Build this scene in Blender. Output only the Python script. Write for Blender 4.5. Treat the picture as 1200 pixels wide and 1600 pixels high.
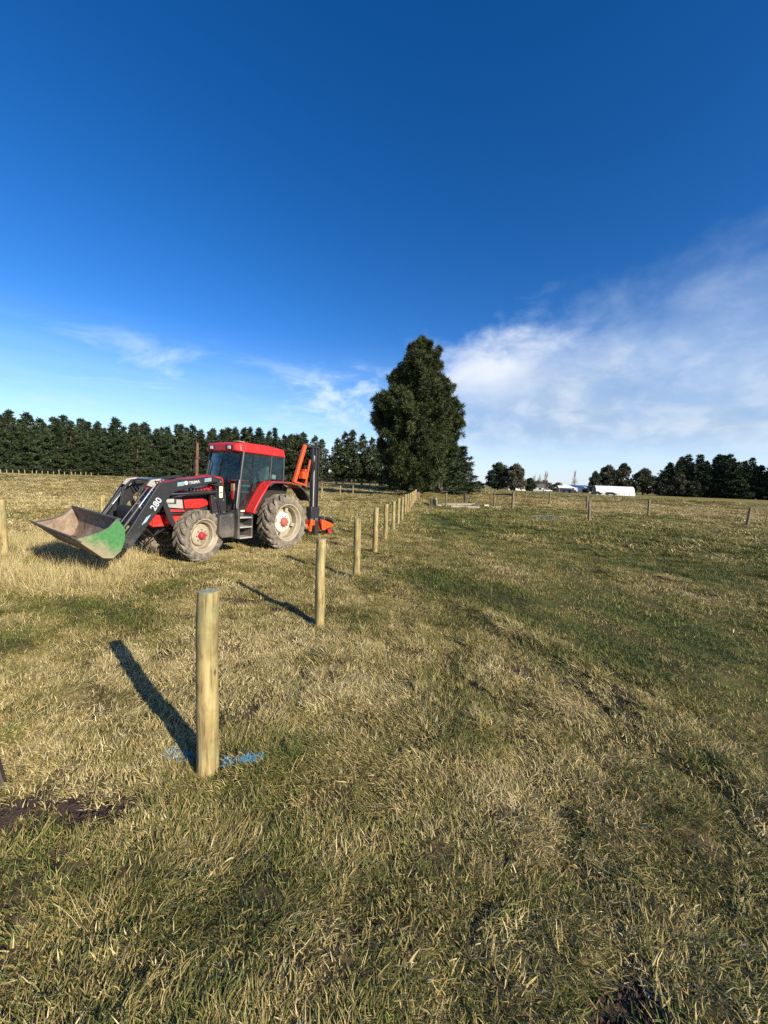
import bpy, bmesh, math, random
import numpy as np
from mathutils import Vector, Matrix

for _o in list(bpy.data.objects):
    bpy.data.objects.remove(_o)
SC = bpy.context.scene
COL = SC.collection
random.seed(7)
RNG = np.random.default_rng(11)
R = math.radians

# ------------------------------------------------------------------ camera
cam_data = bpy.data.cameras.new('camera')
cam = bpy.data.objects.new('camera', cam_data)
COL.objects.link(cam)
cam.matrix_world = (Matrix.Translation((0, 0, 2.0)) @ Matrix.Rotation(R(90 - 4.57), 4, 'X')
                    @ Matrix.Rotation(R(2.3), 4, 'Z'))
cam_data.sensor_fit = 'VERTICAL'
cam_data.sensor_width = 36
cam_data.sensor_height = 36
cam_data.lens = 13.5
cam_data.clip_start = 0.05
cam_data.clip_end = 6000
SC.camera = cam

# ------------------------------------------------------------------ light
SUN_EL = R(24.5)
SUN_DIR = Vector((0.7215 * math.cos(SUN_EL), -0.6925 * math.cos(SUN_EL), math.sin(SUN_EL)))
sun_data = bpy.data.lights.new('sun', 'SUN')
sun_data.energy = 5.0
sun_data.angle = R(0.5)
sun_data.color = (1.0, 0.91, 0.75)
sun = bpy.data.objects.new('sun', sun_data)
COL.objects.link(sun)
sun.rotation_euler = SUN_DIR.to_track_quat('Z', 'Y').to_euler()

vs = SC.view_settings
vs.view_transform = 'Standard'
vs.look = 'None'
vs.exposure = 0.62
vs.gamma = 1.0
vs.use_curve_mapping = False
SC.render.engine = 'CYCLES'
SC.cycles.max_bounces = 6
SC.cycles.diffuse_bounces = 3
SC.cycles.transparent_max_bounces = 8
SC.cycles.use_denoising = False


# ------------------------------------------------------------------ node helpers
class NT:
    def __init__(s, nt):
        s.t = nt
        s.n = nt.nodes
        s.l = nt.links

    def new(s, typ, **kw):
        n = s.n.new(typ)
        for k, v in kw.items():
            setattr(n, k, v)
        return n

    def put(s, sock, v):
        if hasattr(v, 'is_output'):
            s.l.new(v, sock)
        elif isinstance(v, (tuple, list)) and sock.type == 'RGBA' and len(v) == 3:
            sock.default_value = (*v, 1)
        else:
            sock.default_value = v

    def math(s, op, a, b=0.0, c=0.0, clamp=False):
        n = s.new('ShaderNodeMath', operation=op, use_clamp=clamp)
        for i, v in enumerate((a, b, c)):
            s.put(n.inputs[i], v)
        return n.outputs[0]

    def mix(s, f, a, b, blend='MIX'):
        n = s.new('ShaderNodeMix', data_type='RGBA', blend_type=blend)
        s.put(n.inputs[0], f)
        s.put(n.inputs[6], a)
        s.put(n.inputs[7], b)
        return n.outputs[2]

    def noise(s, vec, scale=5.0, detail=4.0, rough=0.55, dist=0.0):
        n = s.new('ShaderNodeTexNoise')
        if vec is not None:
            s.put(n.inputs['Vector'], vec)
        n.inputs['Scale'].default_value = scale
        n.inputs['Detail'].default_value = detail
        n.inputs['Roughness'].default_value = rough
        n.inputs['Distortion'].default_value = dist
        return n.outputs['Fac']

    def ss(s, v, lo, hi, a=0.0, b=1.0):
        n = s.new('ShaderNodeMapRange', interpolation_type='SMOOTHSTEP')
        for i, x in enumerate((v, lo, hi, a, b)):
            s.put(n.inputs[i], x)
        return n.outputs[0]

    def ramp(s, f, stops):
        n = s.new('ShaderNodeValToRGB')
        e = n.color_ramp.elements
        while len(e) < len(stops):
            e.new(0.5)
        for x, (p, c) in zip(e, stops):
            x.position = p
            x.color = (*c, 1)
        s.put(n.inputs[0], f)
        return n.outputs[0]

    def scale(s, vec, sc):
        n = s.new('ShaderNodeMapping')
        s.put(n.inputs['Vector'], vec)
        n.inputs['Scale'].default_value = sc
        return n.outputs[0]

    def bump(s, h, strength=0.3, dist=0.02):
        n = s.new('ShaderNodeBump')
        n.inputs['Strength'].default_value = strength
        n.inputs['Distance'].default_value = dist
        s.put(n.inputs['Height'], h)
        return n.outputs[0]

    def attr(s, name, typ='GEOMETRY'):
        n = s.new('ShaderNodeAttribute', attribute_name=name, attribute_type=typ)
        return n


# ------------------------------------------------------------------ sky
world = bpy.data.worlds.new('World')
SC.world = world
world.use_nodes = True
W = NT(world.node_tree)
W.n.clear()
sky = W.new('ShaderNodeTexSky', sky_type='NISHITA')
sky.sun_disc = False
sky.sun_elevation = SUN_EL
sky.sun_rotation = math.atan2(SUN_DIR.x, SUN_DIR.y)
sky.altitude = 100
sky.air_density = 1.0
sky.dust_density = 0.35
sky.ozone_density = 2.6
hsv = W.new('ShaderNodeHueSaturation')
hsv.inputs['Saturation'].default_value = 1.25
gm = W.new('ShaderNodeGamma')
W.put(gm.inputs[0], sky.outputs[0])
gm.inputs[1].default_value = 1.16
W.put(hsv.inputs['Color'], W.mix(1.0, gm.outputs[0], (0.98, 0.95, 1.09), 'MULTIPLY'))
bg_sky = W.new('ShaderNodeBackground')
W.put(bg_sky.inputs[0], hsv.outputs[0])
bg_sky.inputs[1].default_value = 0.080
tc = W.new('ShaderNodeTexCoord')
sep = W.new('ShaderNodeSeparateXYZ')
W.put(sep.inputs[0], tc.outputs['Generated'])
DX, DY, DZ = sep.outputs
AZ = W.math('MULTIPLY', W.math('ARCTAN2', DX, DY), 57.2958)
EL = W.math('MULTIPLY', W.math('ARCSINE', DZ), 57.2958)
zc = W.math('ADD', W.math('MAXIMUM', DZ, 0.0), 0.12)
comb = W.new('ShaderNodeCombineXYZ')
W.put(comb.inputs[0], W.math('DIVIDE', DX, zc))
W.put(comb.inputs[1], W.math('DIVIDE', DY, zc))
PLANE = comb.outputs[0]
comb2 = W.new('ShaderNodeCombineXYZ')
W.put(comb2.inputs[0], W.math('MULTIPLY', AZ, 0.1))
W.put(comb2.inputs[1], W.math('MULTIPLY', EL, 0.16))
ANG = comb2.outputs[0]
n_big = W.noise(ANG, 0.75, 5, 0.55, 0.3)
n_med = W.noise(ANG, 1.9, 7, 0.6, 0.25)
n_soft = W.noise(ANG, 0.9, 3, 0.5, 0.3)
n_wisp = W.noise(W.scale(PLANE, (1.0, 1.25, 1.0)), 1.25, 8, 0.6, 0.5)
n_str = W.noise(W.scale(ANG, (0.55, 2.6, 1.0)), 1.5, 6, 0.6, 0.4)
# the bank on the right: top edge rises slowly with azimuth and is broken by noise
nb = W.math('ADD', W.math('MULTIPLY', W.math('SUBTRACT', n_big, 0.5), 9.0),
            W.math('MULTIPLY', W.math('SUBTRACT', n_med, 0.5), 9.0))
top = W.math('ADD', W.math('ADD', 19.0, W.math('MULTIPLY', AZ, 0.085)), nb)
soft = W.ss(AZ, 14.0, 40.0, 4.5, 16.0)
below = W.math('SUBTRACT', top, EL)
m_top = W.ss(W.math('DIVIDE', below, soft), -0.45, 1.0)
azn = W.math('ADD', AZ, W.math('MULTIPLY', W.math('SUBTRACT', n_med, 0.5), 14.0))
m_left = W.ss(azn, 1.0, 10.0)
m_right = W.ss(AZ, 120.0, 85.0)
m_low = W.ss(W.math('ADD', EL, W.math('MULTIPLY', W.math('SUBTRACT', n_str, 0.5), 8.0)), 2.0, 8.5, 0.50, 1.0)
body = W.ss(n_soft, 0.25, 0.75, 0.55, 0.95)
bank = W.math('MULTIPLY', W.math('MULTIPLY', m_top, m_left), W.math('MULTIPLY', m_low, W.math('MULTIPLY', m_right, body)))
# thin wisps low on the left and middle
wz = W.math('MULTIPLY', W.ss(EL, 3.0, 9.0), W.ss(EL, 19.0, 11.5))
wisp = W.math('MULTIPLY', W.ss(n_wisp, 0.50, 0.74, 0.0, 0.85), wz)
wisp2 = W.math('MULTIPLY', W.ss(n_med, 0.44, 0.66, 0.0, 0.85),
               W.math('MULTIPLY', W.math('MULTIPLY', W.ss(AZ, -19.0, -9.0), W.ss(AZ, 9.0, 0.0)),
                      W.math('MULTIPLY', W.ss(EL, 6.0, 9.5), W.ss(EL, 17.0, 12.5))))
# milky, streaked air just over the horizon
veil = W.math('MULTIPLY', W.ss(EL, 20.0, 0.0, 0.0, 0.62), W.ss(n_str, 0.25, 0.75, 0.55, 1.0))
inv = 1.0
dens = None
for d in (bank, wisp, wisp2, veil):
    k = W.math('SUBTRACT', 1.0, d, clamp=True)
    dens = k if dens is None else W.math('MULTIPLY', dens, k)
dens = W.math('SUBTRACT', 1.0, dens, clamp=True)
# bright puffs along the top left, greyer and bluer lower in the bank
edge = W.math('MULTIPLY', W.ss(below, 9.0, 2.0), W.ss(AZ, 32.0, 14.0))
lit = W.math('ADD', W.math('MULTIPLY', edge, 0.95), W.ss(n_med, 0.35, 0.7, 0.0, 0.50), clamp=True)
inbank = W.math('MULTIPLY', W.math('MULTIPLY', m_top, m_left), W.ss(EL, 3.0, 8.0))
c_bank = W.mix(lit, (0.38, 0.51, 0.69), (0.82, 0.86, 0.91))
c_cloud = W.mix(inbank, (0.62, 0.78, 0.95), c_bank)
bg_cl = W.new('ShaderNodeBackground')
W.put(bg_cl.inputs[0], c_cloud)
bg_cl.inputs[1].default_value = 0.76
mixs = W.new('ShaderNodeMixShader')
W.put(mixs.inputs[0], dens)
W.l.new(bg_sky.outputs[0], mixs.inputs[1])
W.l.new(bg_cl.outputs[0], mixs.inputs[2])
wo = W.new('ShaderNodeOutputWorld')
W.l.new(mixs.outputs[0], wo.inputs[0])

# ------------------------------------------------------------------ materials
MATS = {}


def mat(name, fn):
    if name not in MATS:
        m = bpy.data.materials.new(name)
        m.use_nodes = True
        N = NT(m.node_tree)
        N.n.clear()
        out = N.new('ShaderNodeOutputMaterial')
        p = N.new('ShaderNodeBsdfPrincipled')
        N.l.new(p.outputs[0], out.inputs[0])
        N.out = out
        N.p = p
        fn(N, p)
        MATS[name] = m
    return MATS[name]


def paint(name, col, rough=0.45, dirt=(0.20, 0.16, 0.11), amount=0.35, scale=6.0, metal=0.0, low=None):
    """worn paint: base colour, dust and mud patches, small scratches"""
    def fn(N, p):
        geo = N.new('ShaderNodeTexCoord').outputs['Object']
        a = N.noise(geo, scale, 6, 0.65, 0.4)
        b = N.noise(geo, scale * 5, 3, 0.6)
        f = N.math('ADD', N.math('MULTIPLY', a, 0.7), N.math('MULTIPLY', b, 0.3))
        m = N.ss(f, 0.62 - amount * 0.35, 0.80 - amount * 0.2, 0.0, min(1.0, amount + 0.35))
        if low is not None:
            s = N.new('ShaderNodeSeparateXYZ')
            N.put(s.inputs[0], geo)
            zz = N.math('ADD', s.outputs[2], N.math('MULTIPLY', N.math('SUBTRACT', f, 0.5), 1.6))
            m = N.math('MAXIMUM', m, N.ss(zz, low + 0.35, low - 0.35, 0.0, 0.75))
        c1 = N.mix(N.ss(b, 0.3, 0.7), tuple(x * 0.86 for x in col), tuple(min(1, x * 1.08) for x in col))
        N.put(p.inputs['Base Color'], N.mix(m, c1, dirt))
        N.put(p.inputs['Roughness'], N.math('ADD', rough, N.math('MULTIPLY', m, 0.35), clamp=True))
        p.inputs['Metallic'].default_value = metal
        N.put(p.inputs['Normal'], N.bump(f, 0.12, 0.01))
    return mat(name, fn)


def plain(name, col, rough=0.6, metal=0.0, var=0.15, scale=8.0):
    def fn(N, p):
        geo = N.new('ShaderNodeTexCoord').outputs['Object']
        a = N.noise(geo, scale, 5, 0.6)
        N.put(p.inputs['Base Color'], N.mix(N.ss(a, 0.3, 0.7), tuple(x * (1 - var) for x in col),
                                            tuple(min(1, x * (1 + var)) for x in col)))
        p.inputs['Roughness'].default_value = rough
        p.inputs['Metallic'].default_value = metal
        N.put(p.inputs['Normal'], N.bump(a, 0.1, 0.01))
    return mat(name, fn)


GRASS_RAMP = [(0.0, (0.034, 0.056, 0.012)), (0.28, (0.116, 0.150, 0.027)), (0.48, (0.210, 0.187, 0.052)),
              (0.68, (0.330, 0.250, 0.085)), (0.86, (0.48, 0.37, 0.148)), (1.0, (0.64, 0.53, 0.27))]


def f_grass(N, p):
    dry = N.attr('dry', 'INSTANCER').outputs['Fac']
    rnd = N.attr('rnd', 'GEOMETRY').outputs['Fac']
    t = N.math('ADD', dry, N.math('MULTIPLY', N.math('SUBTRACT', rnd, 0.5), 0.62), clamp=True)
    N.put(p.inputs['Base Color'], N.ramp(t, GRASS_RAMP))
    p.inputs['Roughness'].default_value = 0.62
    p.inputs['Specular IOR Level'].default_value = 0.3
    tr = N.new('ShaderNodeBsdfTranslucent')
    N.put(tr.inputs[0], N.ramp(t, GRASS_RAMP))
    mx = N.new('ShaderNodeMixShader')
    mx.inputs[0].default_value = 0.10
    N.l.new(p.outputs[0], mx.inputs[1])
    N.l.new(tr.outputs[0], mx.inputs[2])
    N.l.new(mx.outputs[0], N.out.inputs[0])


M_GRASS = mat('grass_blades', f_grass)


def f_paintgrass(N, p):
    rnd = N.attr('rnd', 'GEOMETRY').outputs['Fac']
    N.put(p.inputs['Base Color'], N.ramp(rnd, [(0, (0.04, 0.24, 0.46)), (0.5, (0.06, 0.40, 0.66)), (0.75, (0.22, 0.50, 0.68)),
                                              (1, (0.38, 0.36, 0.22))]))
    p.inputs['Roughness'].default_value = 0.6


M_BLUE = mat('blue_marking_paint', f_paintgrass)


def f_ground(N, p):
    geo = N.new('ShaderNodeNewGeometry').outputs['Position']
    dry = N.attr('dry').outputs['Fac']
    soil = N.attr('soil').outputs['Fac']
    n1 = N.noise(geo, 9.0, 6, 0.7)
    n2 = N.noise(geo, 0.9, 6, 0.65)
    n3 = N.noise(N.scale(geo, (0.05, 0.11, 0.1)), 1.6, 7, 0.6)
    v = N.math('ADD', N.math('MULTIPLY', N.math('SUBTRACT', n1, 0.5), 0.55),
               N.math('ADD', N.math('MULTIPLY', N.math('SUBTRACT', n2, 0.5), 0.45),
                      N.math('MULTIPLY', N.math('SUBTRACT', n3, 0.5), 0.55)))
    t = N.math('ADD', dry, v, clamp=True)
    thatch = N.attr('thatch').outputs['Fac']
    c = N.mix(thatch, N.mix(1.0, N.ramp(t, GRASS_RAMP), (0.92, 0.90, 0.88), 'MULTIPLY'), N.mix(N.ss(n1, 0.35, 0.65), (0.040, 0.031, 0.017), (0.13, 0.098, 0.048)))
    sc = N.ramp(n1, [(0.25, (0.035, 0.022, 0.014)), (0.7, (0.115, 0.075, 0.047))])
    N.put(p.inputs['Base Color'], N.mix(soil, c, sc))
    p.inputs['Roughness'].default_value = 0.95
    p.inputs['Specular IOR Level'].default_value = 0.1
    N.put(p.inputs['Normal'], N.bump(N.math('ADD', n1, N.math('MULTIPLY', n2, 1.5)), 0.5, 0.06))


M_GROUND = mat('pasture_ground', f_ground)


def f_soil(N, p):
    geo = N.new('ShaderNodeTexCoord').outputs['Object']
    a = N.noise(geo, 14, 7, 0.7)
    b = N.noise(geo, 60, 4, 0.6)
    N.put(p.inputs['Base Color'], N.ramp(a, [(0.3, (0.026, 0.015, 0.009)), (0.52, (0.066, 0.040, 0.024)), (0.75, (0.135, 0.088, 0.054))]))
    p.inputs['Roughness'].default_value = 0.95
    N.put(p.inputs['Normal'], N.bump(N.math('ADD', a, b), 0.8, 0.02))


M_SOIL = mat('bare_soil', f_soil)


def wood(name, c_dark, c_mid, c_light, green=0.0, grain=34.0):
    def fn(N, p):
        tcn = N.new('ShaderNodeTexCoord')
        o = tcn.outputs['Object']
        rnd = N.new('ShaderNodeObjectInfo').outputs['Random']
        off = N.new('ShaderNodeVectorMath', operation='ADD')
        N.put(off.inputs[0], o)
        cb = N.new('ShaderNodeCombineXYZ')
        for i in range(3):
            N.put(cb.inputs[i], N.math('MULTIPLY', rnd, 37.0 + 11 * i))
        N.put(off.inputs[1], cb.outputs[0])
        o2 = off.outputs[0]
        g = N.noise(N.scale(o2, (1, 1, 0.06)), grain, 5, 0.65, 0.6)
        b = N.noise(N.scale(o2, (1, 1, 0.42)), 9.0, 6, 0.66, 0.8)
        t = N.math('ADD', N.math('MULTIPLY', g, 0.45), N.math('MULTIPLY', b, 0.55))
        c = N.ramp(t, [(0.38, c_dark), (0.5, c_mid), (0.62, c_light)])
        vo = N.new('ShaderNodeTexVoronoi')
        vo.inputs['Scale'].default_value = 1.0
        N.put(vo.inputs['Vector'], N.scale(o2, (12, 12, 5.5)))
        knot = N.math('MULTIPLY', N.ss(vo.outputs['Distance'], 0.20, 0.08), N.ss(N.noise(o2, 3.0, 2), 0.48, 0.56))
        c = N.mix(N.math('MULTIPLY', knot, 0.92), c, tuple(x * 0.22 for x in c_dark))
        if green:
            c = N.mix(N.ss(N.noise(o2, 2.6, 4), 0.45, 0.72, 0, green), c, (0.20, 0.22, 0.10))
        crack = N.ss(N.noise(N.scale(o2, (1, 1, 0.03)), 55, 3, 0.6, 0.3), 0.62, 0.70)
        c = N.mix(N.math('MULTIPLY', crack, 0.7), c, tuple(x * 0.35 for x in c_dark))
        N.put(p.inputs['Base Color'], c)
        p.inputs['Roughness'].default_value = 0.82
        N.put(p.inputs['Normal'], N.bump(N.math('SUBTRACT', t, N.math('MULTIPLY', knot, 0.4)), 0.45, 0.012))
    return mat(name, fn)


M_POST = wood('treated_pine_post', (0.135, 0.092, 0.036), (0.31, 0.235, 0.090), (0.46, 0.365, 0.165), 0.45)
M_POSTEND = plain('post_end_grain', (0.30, 0.32, 0.21), 0.85, 0, 0.3, 30)
M_OLDWOOD = wood('weathered_wood', (0.085, 0.060, 0.034), (0.185, 0.138, 0.080), (0.30, 0.235, 0.145), 0.2)
M_PALEOLD = wood('pale_old_post', (0.15, 0.12, 0.075), (0.28, 0.23, 0.145), (0.40, 0.34, 0.22), 0.2)
M_DARKWOOD = wood('dark_wood', (0.03, 0.024, 0.017), (0.065, 0.05, 0.036), (0.11, 0.09, 0.065))
M_BARK = wood('bark', (0.045, 0.032, 0.022), (0.09, 0.066, 0.048), (0.16, 0.125, 0.095), 0, 12)
M_LOG = wood('pale_log', (0.16, 0.13, 0.085), (0.33, 0.285, 0.20), (0.48, 0.43, 0.33), 0.1)
M_TWIG = wood('grey_twigs', (0.16, 0.15, 0.14), (0.26, 0.25, 0.24), (0.36, 0.35, 0.33))


def leaf(name, stops, rough=0.6):
    def fn(N, p):
        rnd = N.attr('rnd').outputs['Fac']
        orr = N.new('ShaderNodeObjectInfo').outputs['Random']
        t = N.math('ADD', rnd, N.math('MULTIPLY', N.math('SUBTRACT', orr, 0.5), 0.3), clamp=True)
        N.put(p.inputs['Base Color'], N.ramp(t, stops))
        p.inputs['Roughness'].default_value = rough
        p.inputs['Specular IOR Level'].default_value = 0.25
    return mat(name, fn)


M_PINE = leaf('pine_needles', [(0, (0.022, 0.036, 0.014)), (0.5, (0.042, 0.058, 0.019)), (1, (0.085, 0.098, 0.033))])
M_PINEBLUE = leaf('shelterbelt_needles', [(0, (0.018, 0.033, 0.016)), (0.5, (0.036, 0.055, 0.024)), (1, (0.075, 0.092, 0.040))])
M_GUM = leaf('gum_leaves', [(0, (0.030, 0.040, 0.020)), (0.5, (0.060, 0.068, 0.036)), (1, (0.12, 0.115, 0.065))])
M_GREYGUM = leaf('grey_gum_leaves', [(0, (0.05, 0.05, 0.03)), (0.5, (0.11, 0.10, 0.065)), (1, (0.20, 0.175, 0.12))])
M_BARE = plain('bare_branches', (0.22, 0.16, 0.13), 0.85, 0, 0.25, 2.0)

M_RED = paint('tractor_red_paint', (0.56, 0.018, 0.014), 0.42, (0.27, 0.12, 0.08), 0.22, 3.5, low=0.75)
M_FADED = paint('faded_red_plastic', (0.40, 0.028, 0.035), 0.5, (0.2, 0.09, 0.08), 0.25)
M_ORANGE = paint('implement_orange_paint', (0.78, 0.085, 0.012), 0.42, (0.24, 0.13, 0.07), 0.2)
M_BLACK = paint('loader_charcoal_paint', (0.019, 0.0195, 0.021), 0.5, (0.12, 0.105, 0.085), 0.22, low=0.5)
M_MAST = paint('mast_black_steel', (0.026, 0.026, 0.030), 0.45, (0.07, 0.065, 0.06), 0.25)
M_PLASTIC = paint('black_plastic', (0.030, 0.030, 0.031), 0.6, (0.18, 0.15, 0.11), 0.45, low=0.72)
M_FRAME = paint('cab_frame_black', (0.018, 0.018, 0.020), 0.35, (0.1, 0.09, 0.07), 0.15)
M_GREY = paint('grey_panel', (0.36, 0.345, 0.31), 0.6, (0.22, 0.19, 0.14), 0.3)
M_CREAM = paint('cream_rim_paint', (0.40, 0.345, 0.24), 0.55, (0.24, 0.19, 0.125), 0.6, 5.0)
M_WHITE = paint('white_disc_paint', (0.58, 0.55, 0.48), 0.5, (0.34, 0.27, 0.18), 0.35)


def f_bucketgreen(N, p):
    geo = N.new('ShaderNodeTexCoord').outputs['Object']
    s = N.new('ShaderNodeSeparateXYZ')
    N.put(s.inputs[0], geo)
    a = N.noise(geo, 3.2, 6, 0.66, 0.5)
    b = N.noise(geo, 17, 5, 0.65)
    # dried mud wiped over the toe and along the bottom of the plate
    e = N.math('ADD', N.math('MULTIPLY', N.math('SUBTRACT', s.outputs[0], 4.52), 2.3), N.math('MULTIPLY', N.math('SUBTRACT', 0.56, s.outputs[2]), 3.0))
    f = N.math('ADD', e, N.math('MULTIPLY', N.math('SUBTRACT', a, 0.5), 2.4))
    m = N.ss(N.math('ADD', f, N.math('MULTIPLY', N.math('SUBTRACT', b, 0.5), 1.3)), -0.55, 0.85, 0.05, 0.95)
    g = N.mix(N.ss(b, 0.3, 0.7), (0.028, 0.150, 0.038), (0.050, 0.225, 0.066))
    N.put(p.inputs['Base Color'], N.mix(m, g, N.mix(a, (0.22, 0.165, 0.10), (0.36, 0.285, 0.185))))
    p.inputs['Roughness'].default_value = 0.6
    N.put(p.inputs['Normal'], N.bump(b, 0.08, 0.006))


M_GREEN = mat('bucket_green_paint', f_bucketgreen)
M_BUCKETIN = paint('bucket_muddy_steel', (0.20, 0.135, 0.092), 0.72, (0.36, 0.275, 0.195), 0.60, 4.0)
M_BUCKETEDGE = paint('bucket_edge_steel', (0.075, 0.065, 0.055), 0.55, (0.32, 0.25, 0.17), 0.25, 4.0)
M_STEEL = plain('bright_steel', (0.62, 0.61, 0.58), 0.25, 0.9, 0.1)
M_CHROME = plain('ram_rod', (0.75, 0.74, 0.72), 0.18, 1.0, 0.05)
M_RUST = plain('rusty_pipe', (0.17, 0.085, 0.055), 0.8, 0.2, 0.35, 12)
M_SEAT = plain('grey_seat_cloth', (0.17, 0.185, 0.16), 0.9, 0, 0.2, 14)
M_DARK = plain('dark_machinery', (0.020, 0.019, 0.018), 0.7, 0, 0.3, 10)
M_DECAL = plain('white_decal', (0.50, 0.54, 0.55), 0.5, 0, 0.06)
M_DECALBLUE = plain('pale_blue_decal', (0.34, 0.50, 0.55), 0.5, 0, 0.1)
M_STICKER = plain('cream_sticker', (0.75, 0.70, 0.42), 0.5, 0, 0.08)
M_LAMP = plain('lamp_lens', (0.62, 0.62, 0.60), 0.12, 0.35, 0.1)
M_AMBER = plain('amber_lens', (0.85, 0.22, 0.05), 0.25, 0, 0.1)
M_TAIL = plain('red_lens', (0.5, 0.03, 0.03), 0.25, 0, 0.1)


def f_tyre(N, p):
    geo = N.new('ShaderNodeTexCoord').outputs['Object']
    a = N.noise(geo, 7, 6, 0.68, 0.5)
    b = N.noise(geo, 38, 4, 0.6)
    f = N.math('ADD', N.math('MULTIPLY', a, 0.75), N.math('MULTIPLY', b, 0.25))
    c = N.ramp(f, [(0.34, (0.040, 0.036, 0.031)), (0.44, (0.115, 0.098, 0.074)), (0.55, (0.215, 0.18, 0.13)), (0.68, (0.34, 0.28, 0.195))])
    N.put(p.inputs['Base Color'], c)
    p.inputs['Roughness'].default_value = 0.9
    N.put(p.inputs['Normal'], N.bump(f, 0.35, 0.015))


M_TYRE = mat('muddy_tyre_rubber', f_tyre)


def f_glass(N, p):
    tr = N.new('ShaderNodeBsdfTransparent')
    tr.inputs[0].default_value = (0.66, 0.78, 0.78, 1)
    gl = N.new('ShaderNodeBsdfGlossy')
    gl.inputs[0].default_value = (0.9, 0.95, 1.0, 1)
    gl.inputs['Roughness'].default_value = 0.03
    lw = N.new('ShaderNodeLayerWeight')
    lw.inputs[0].default_value = 0.5
    df = N.new('ShaderNodeBsdfDiffuse')
    df.inputs[0].default_value = (0.30, 0.29, 0.24, 1)
    geo = N.new('ShaderNodeTexCoord').outputs['Object']
    m1 = N.new('ShaderNodeMixShader')
    N.put(m1.inputs[0], N.math('ADD', N.math('MULTIPLY', N.math('POWER', lw.outputs['Facing'], 4.0), 0.8), 0.035, clamp=True))
    N.l.new(tr.outputs[0], m1.inputs[1])
    N.l.new(gl.outputs[0], m1.inputs[2])
    m2 = N.new('ShaderNodeMixShader')
    N.put(m2.inputs[0], N.ss(N.noise(geo, 3.5, 5, 0.65), 0.45, 0.85, 0.0, 0.05))
    N.l.new(m1.outputs[0], m2.inputs[1])
    N.l.new(df.outputs[0], m2.inputs[2])
    N.l.new(m2.outputs[0], N.out.inputs[0])


M_GLASS = mat('tinted_cab_glass', f_glass)
M_WINDOW = plain('dark_window_glass', (0.02, 0.025, 0.03), 0.1, 0, 0.1)
M_BARNROOF = plain('white_roof_iron', (0.80, 0.80, 0.79), 0.45, 0, 0.04, 1.0)
M_BARNWALL = plain('pale_wall_iron', (0.62, 0.63, 0.63), 0.55, 0, 0.08, 1.0)
M_HOUSEROOF = plain('brown_house_roof', (0.16, 0.12, 0.10), 0.7, 0, 0.15, 1.0)
M_CARDARK = paint('dark_car_paint', (0.02, 0.022, 0.026), 0.25, (0.05, 0.05, 0.05), 0.05)
M_CARBLUE = paint('blue_car_paint', (0.03, 0.05, 0.11), 0.25, (0.05, 0.05, 0.05), 0.05)
M_CARWHITE = paint('white_car_paint', (0.7, 0.7, 0.7), 0.25, (0.5, 0.5, 0.5), 0.05)
M_TAPE = plain('white_fence_tape', (0.66, 0.65, 0.58), 0.7, 0, 0.1)


# ------------------------------------------------------------------ mesh helpers
def mesh_np(name, V, F, smooth=False):
    V = np.asarray(V, np.float32)
    F = np.asarray(F, np.int32)
    me = bpy.data.meshes.new(name)
    n, k = F.shape
    me.vertices.add(len(V))
    me.vertices.foreach_set('co', V.ravel())
    me.loops.add(n * k)
    me.loops.foreach_set('vertex_index', F.ravel())
    me.polygons.add(n)
    me.polygons.foreach_set('loop_start', np.arange(0, n * k, k, dtype=np.int32))
    if smooth:
        me.polygons.foreach_set('use_smooth', np.ones(n, bool))
    me.update(calc_edges=True)
    return me


def fattr(me, name, vals):
    a = me.attributes.new(name, 'FLOAT', 'POINT')
    a.data.foreach_set('value', np.asarray(vals, np.float32))


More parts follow.
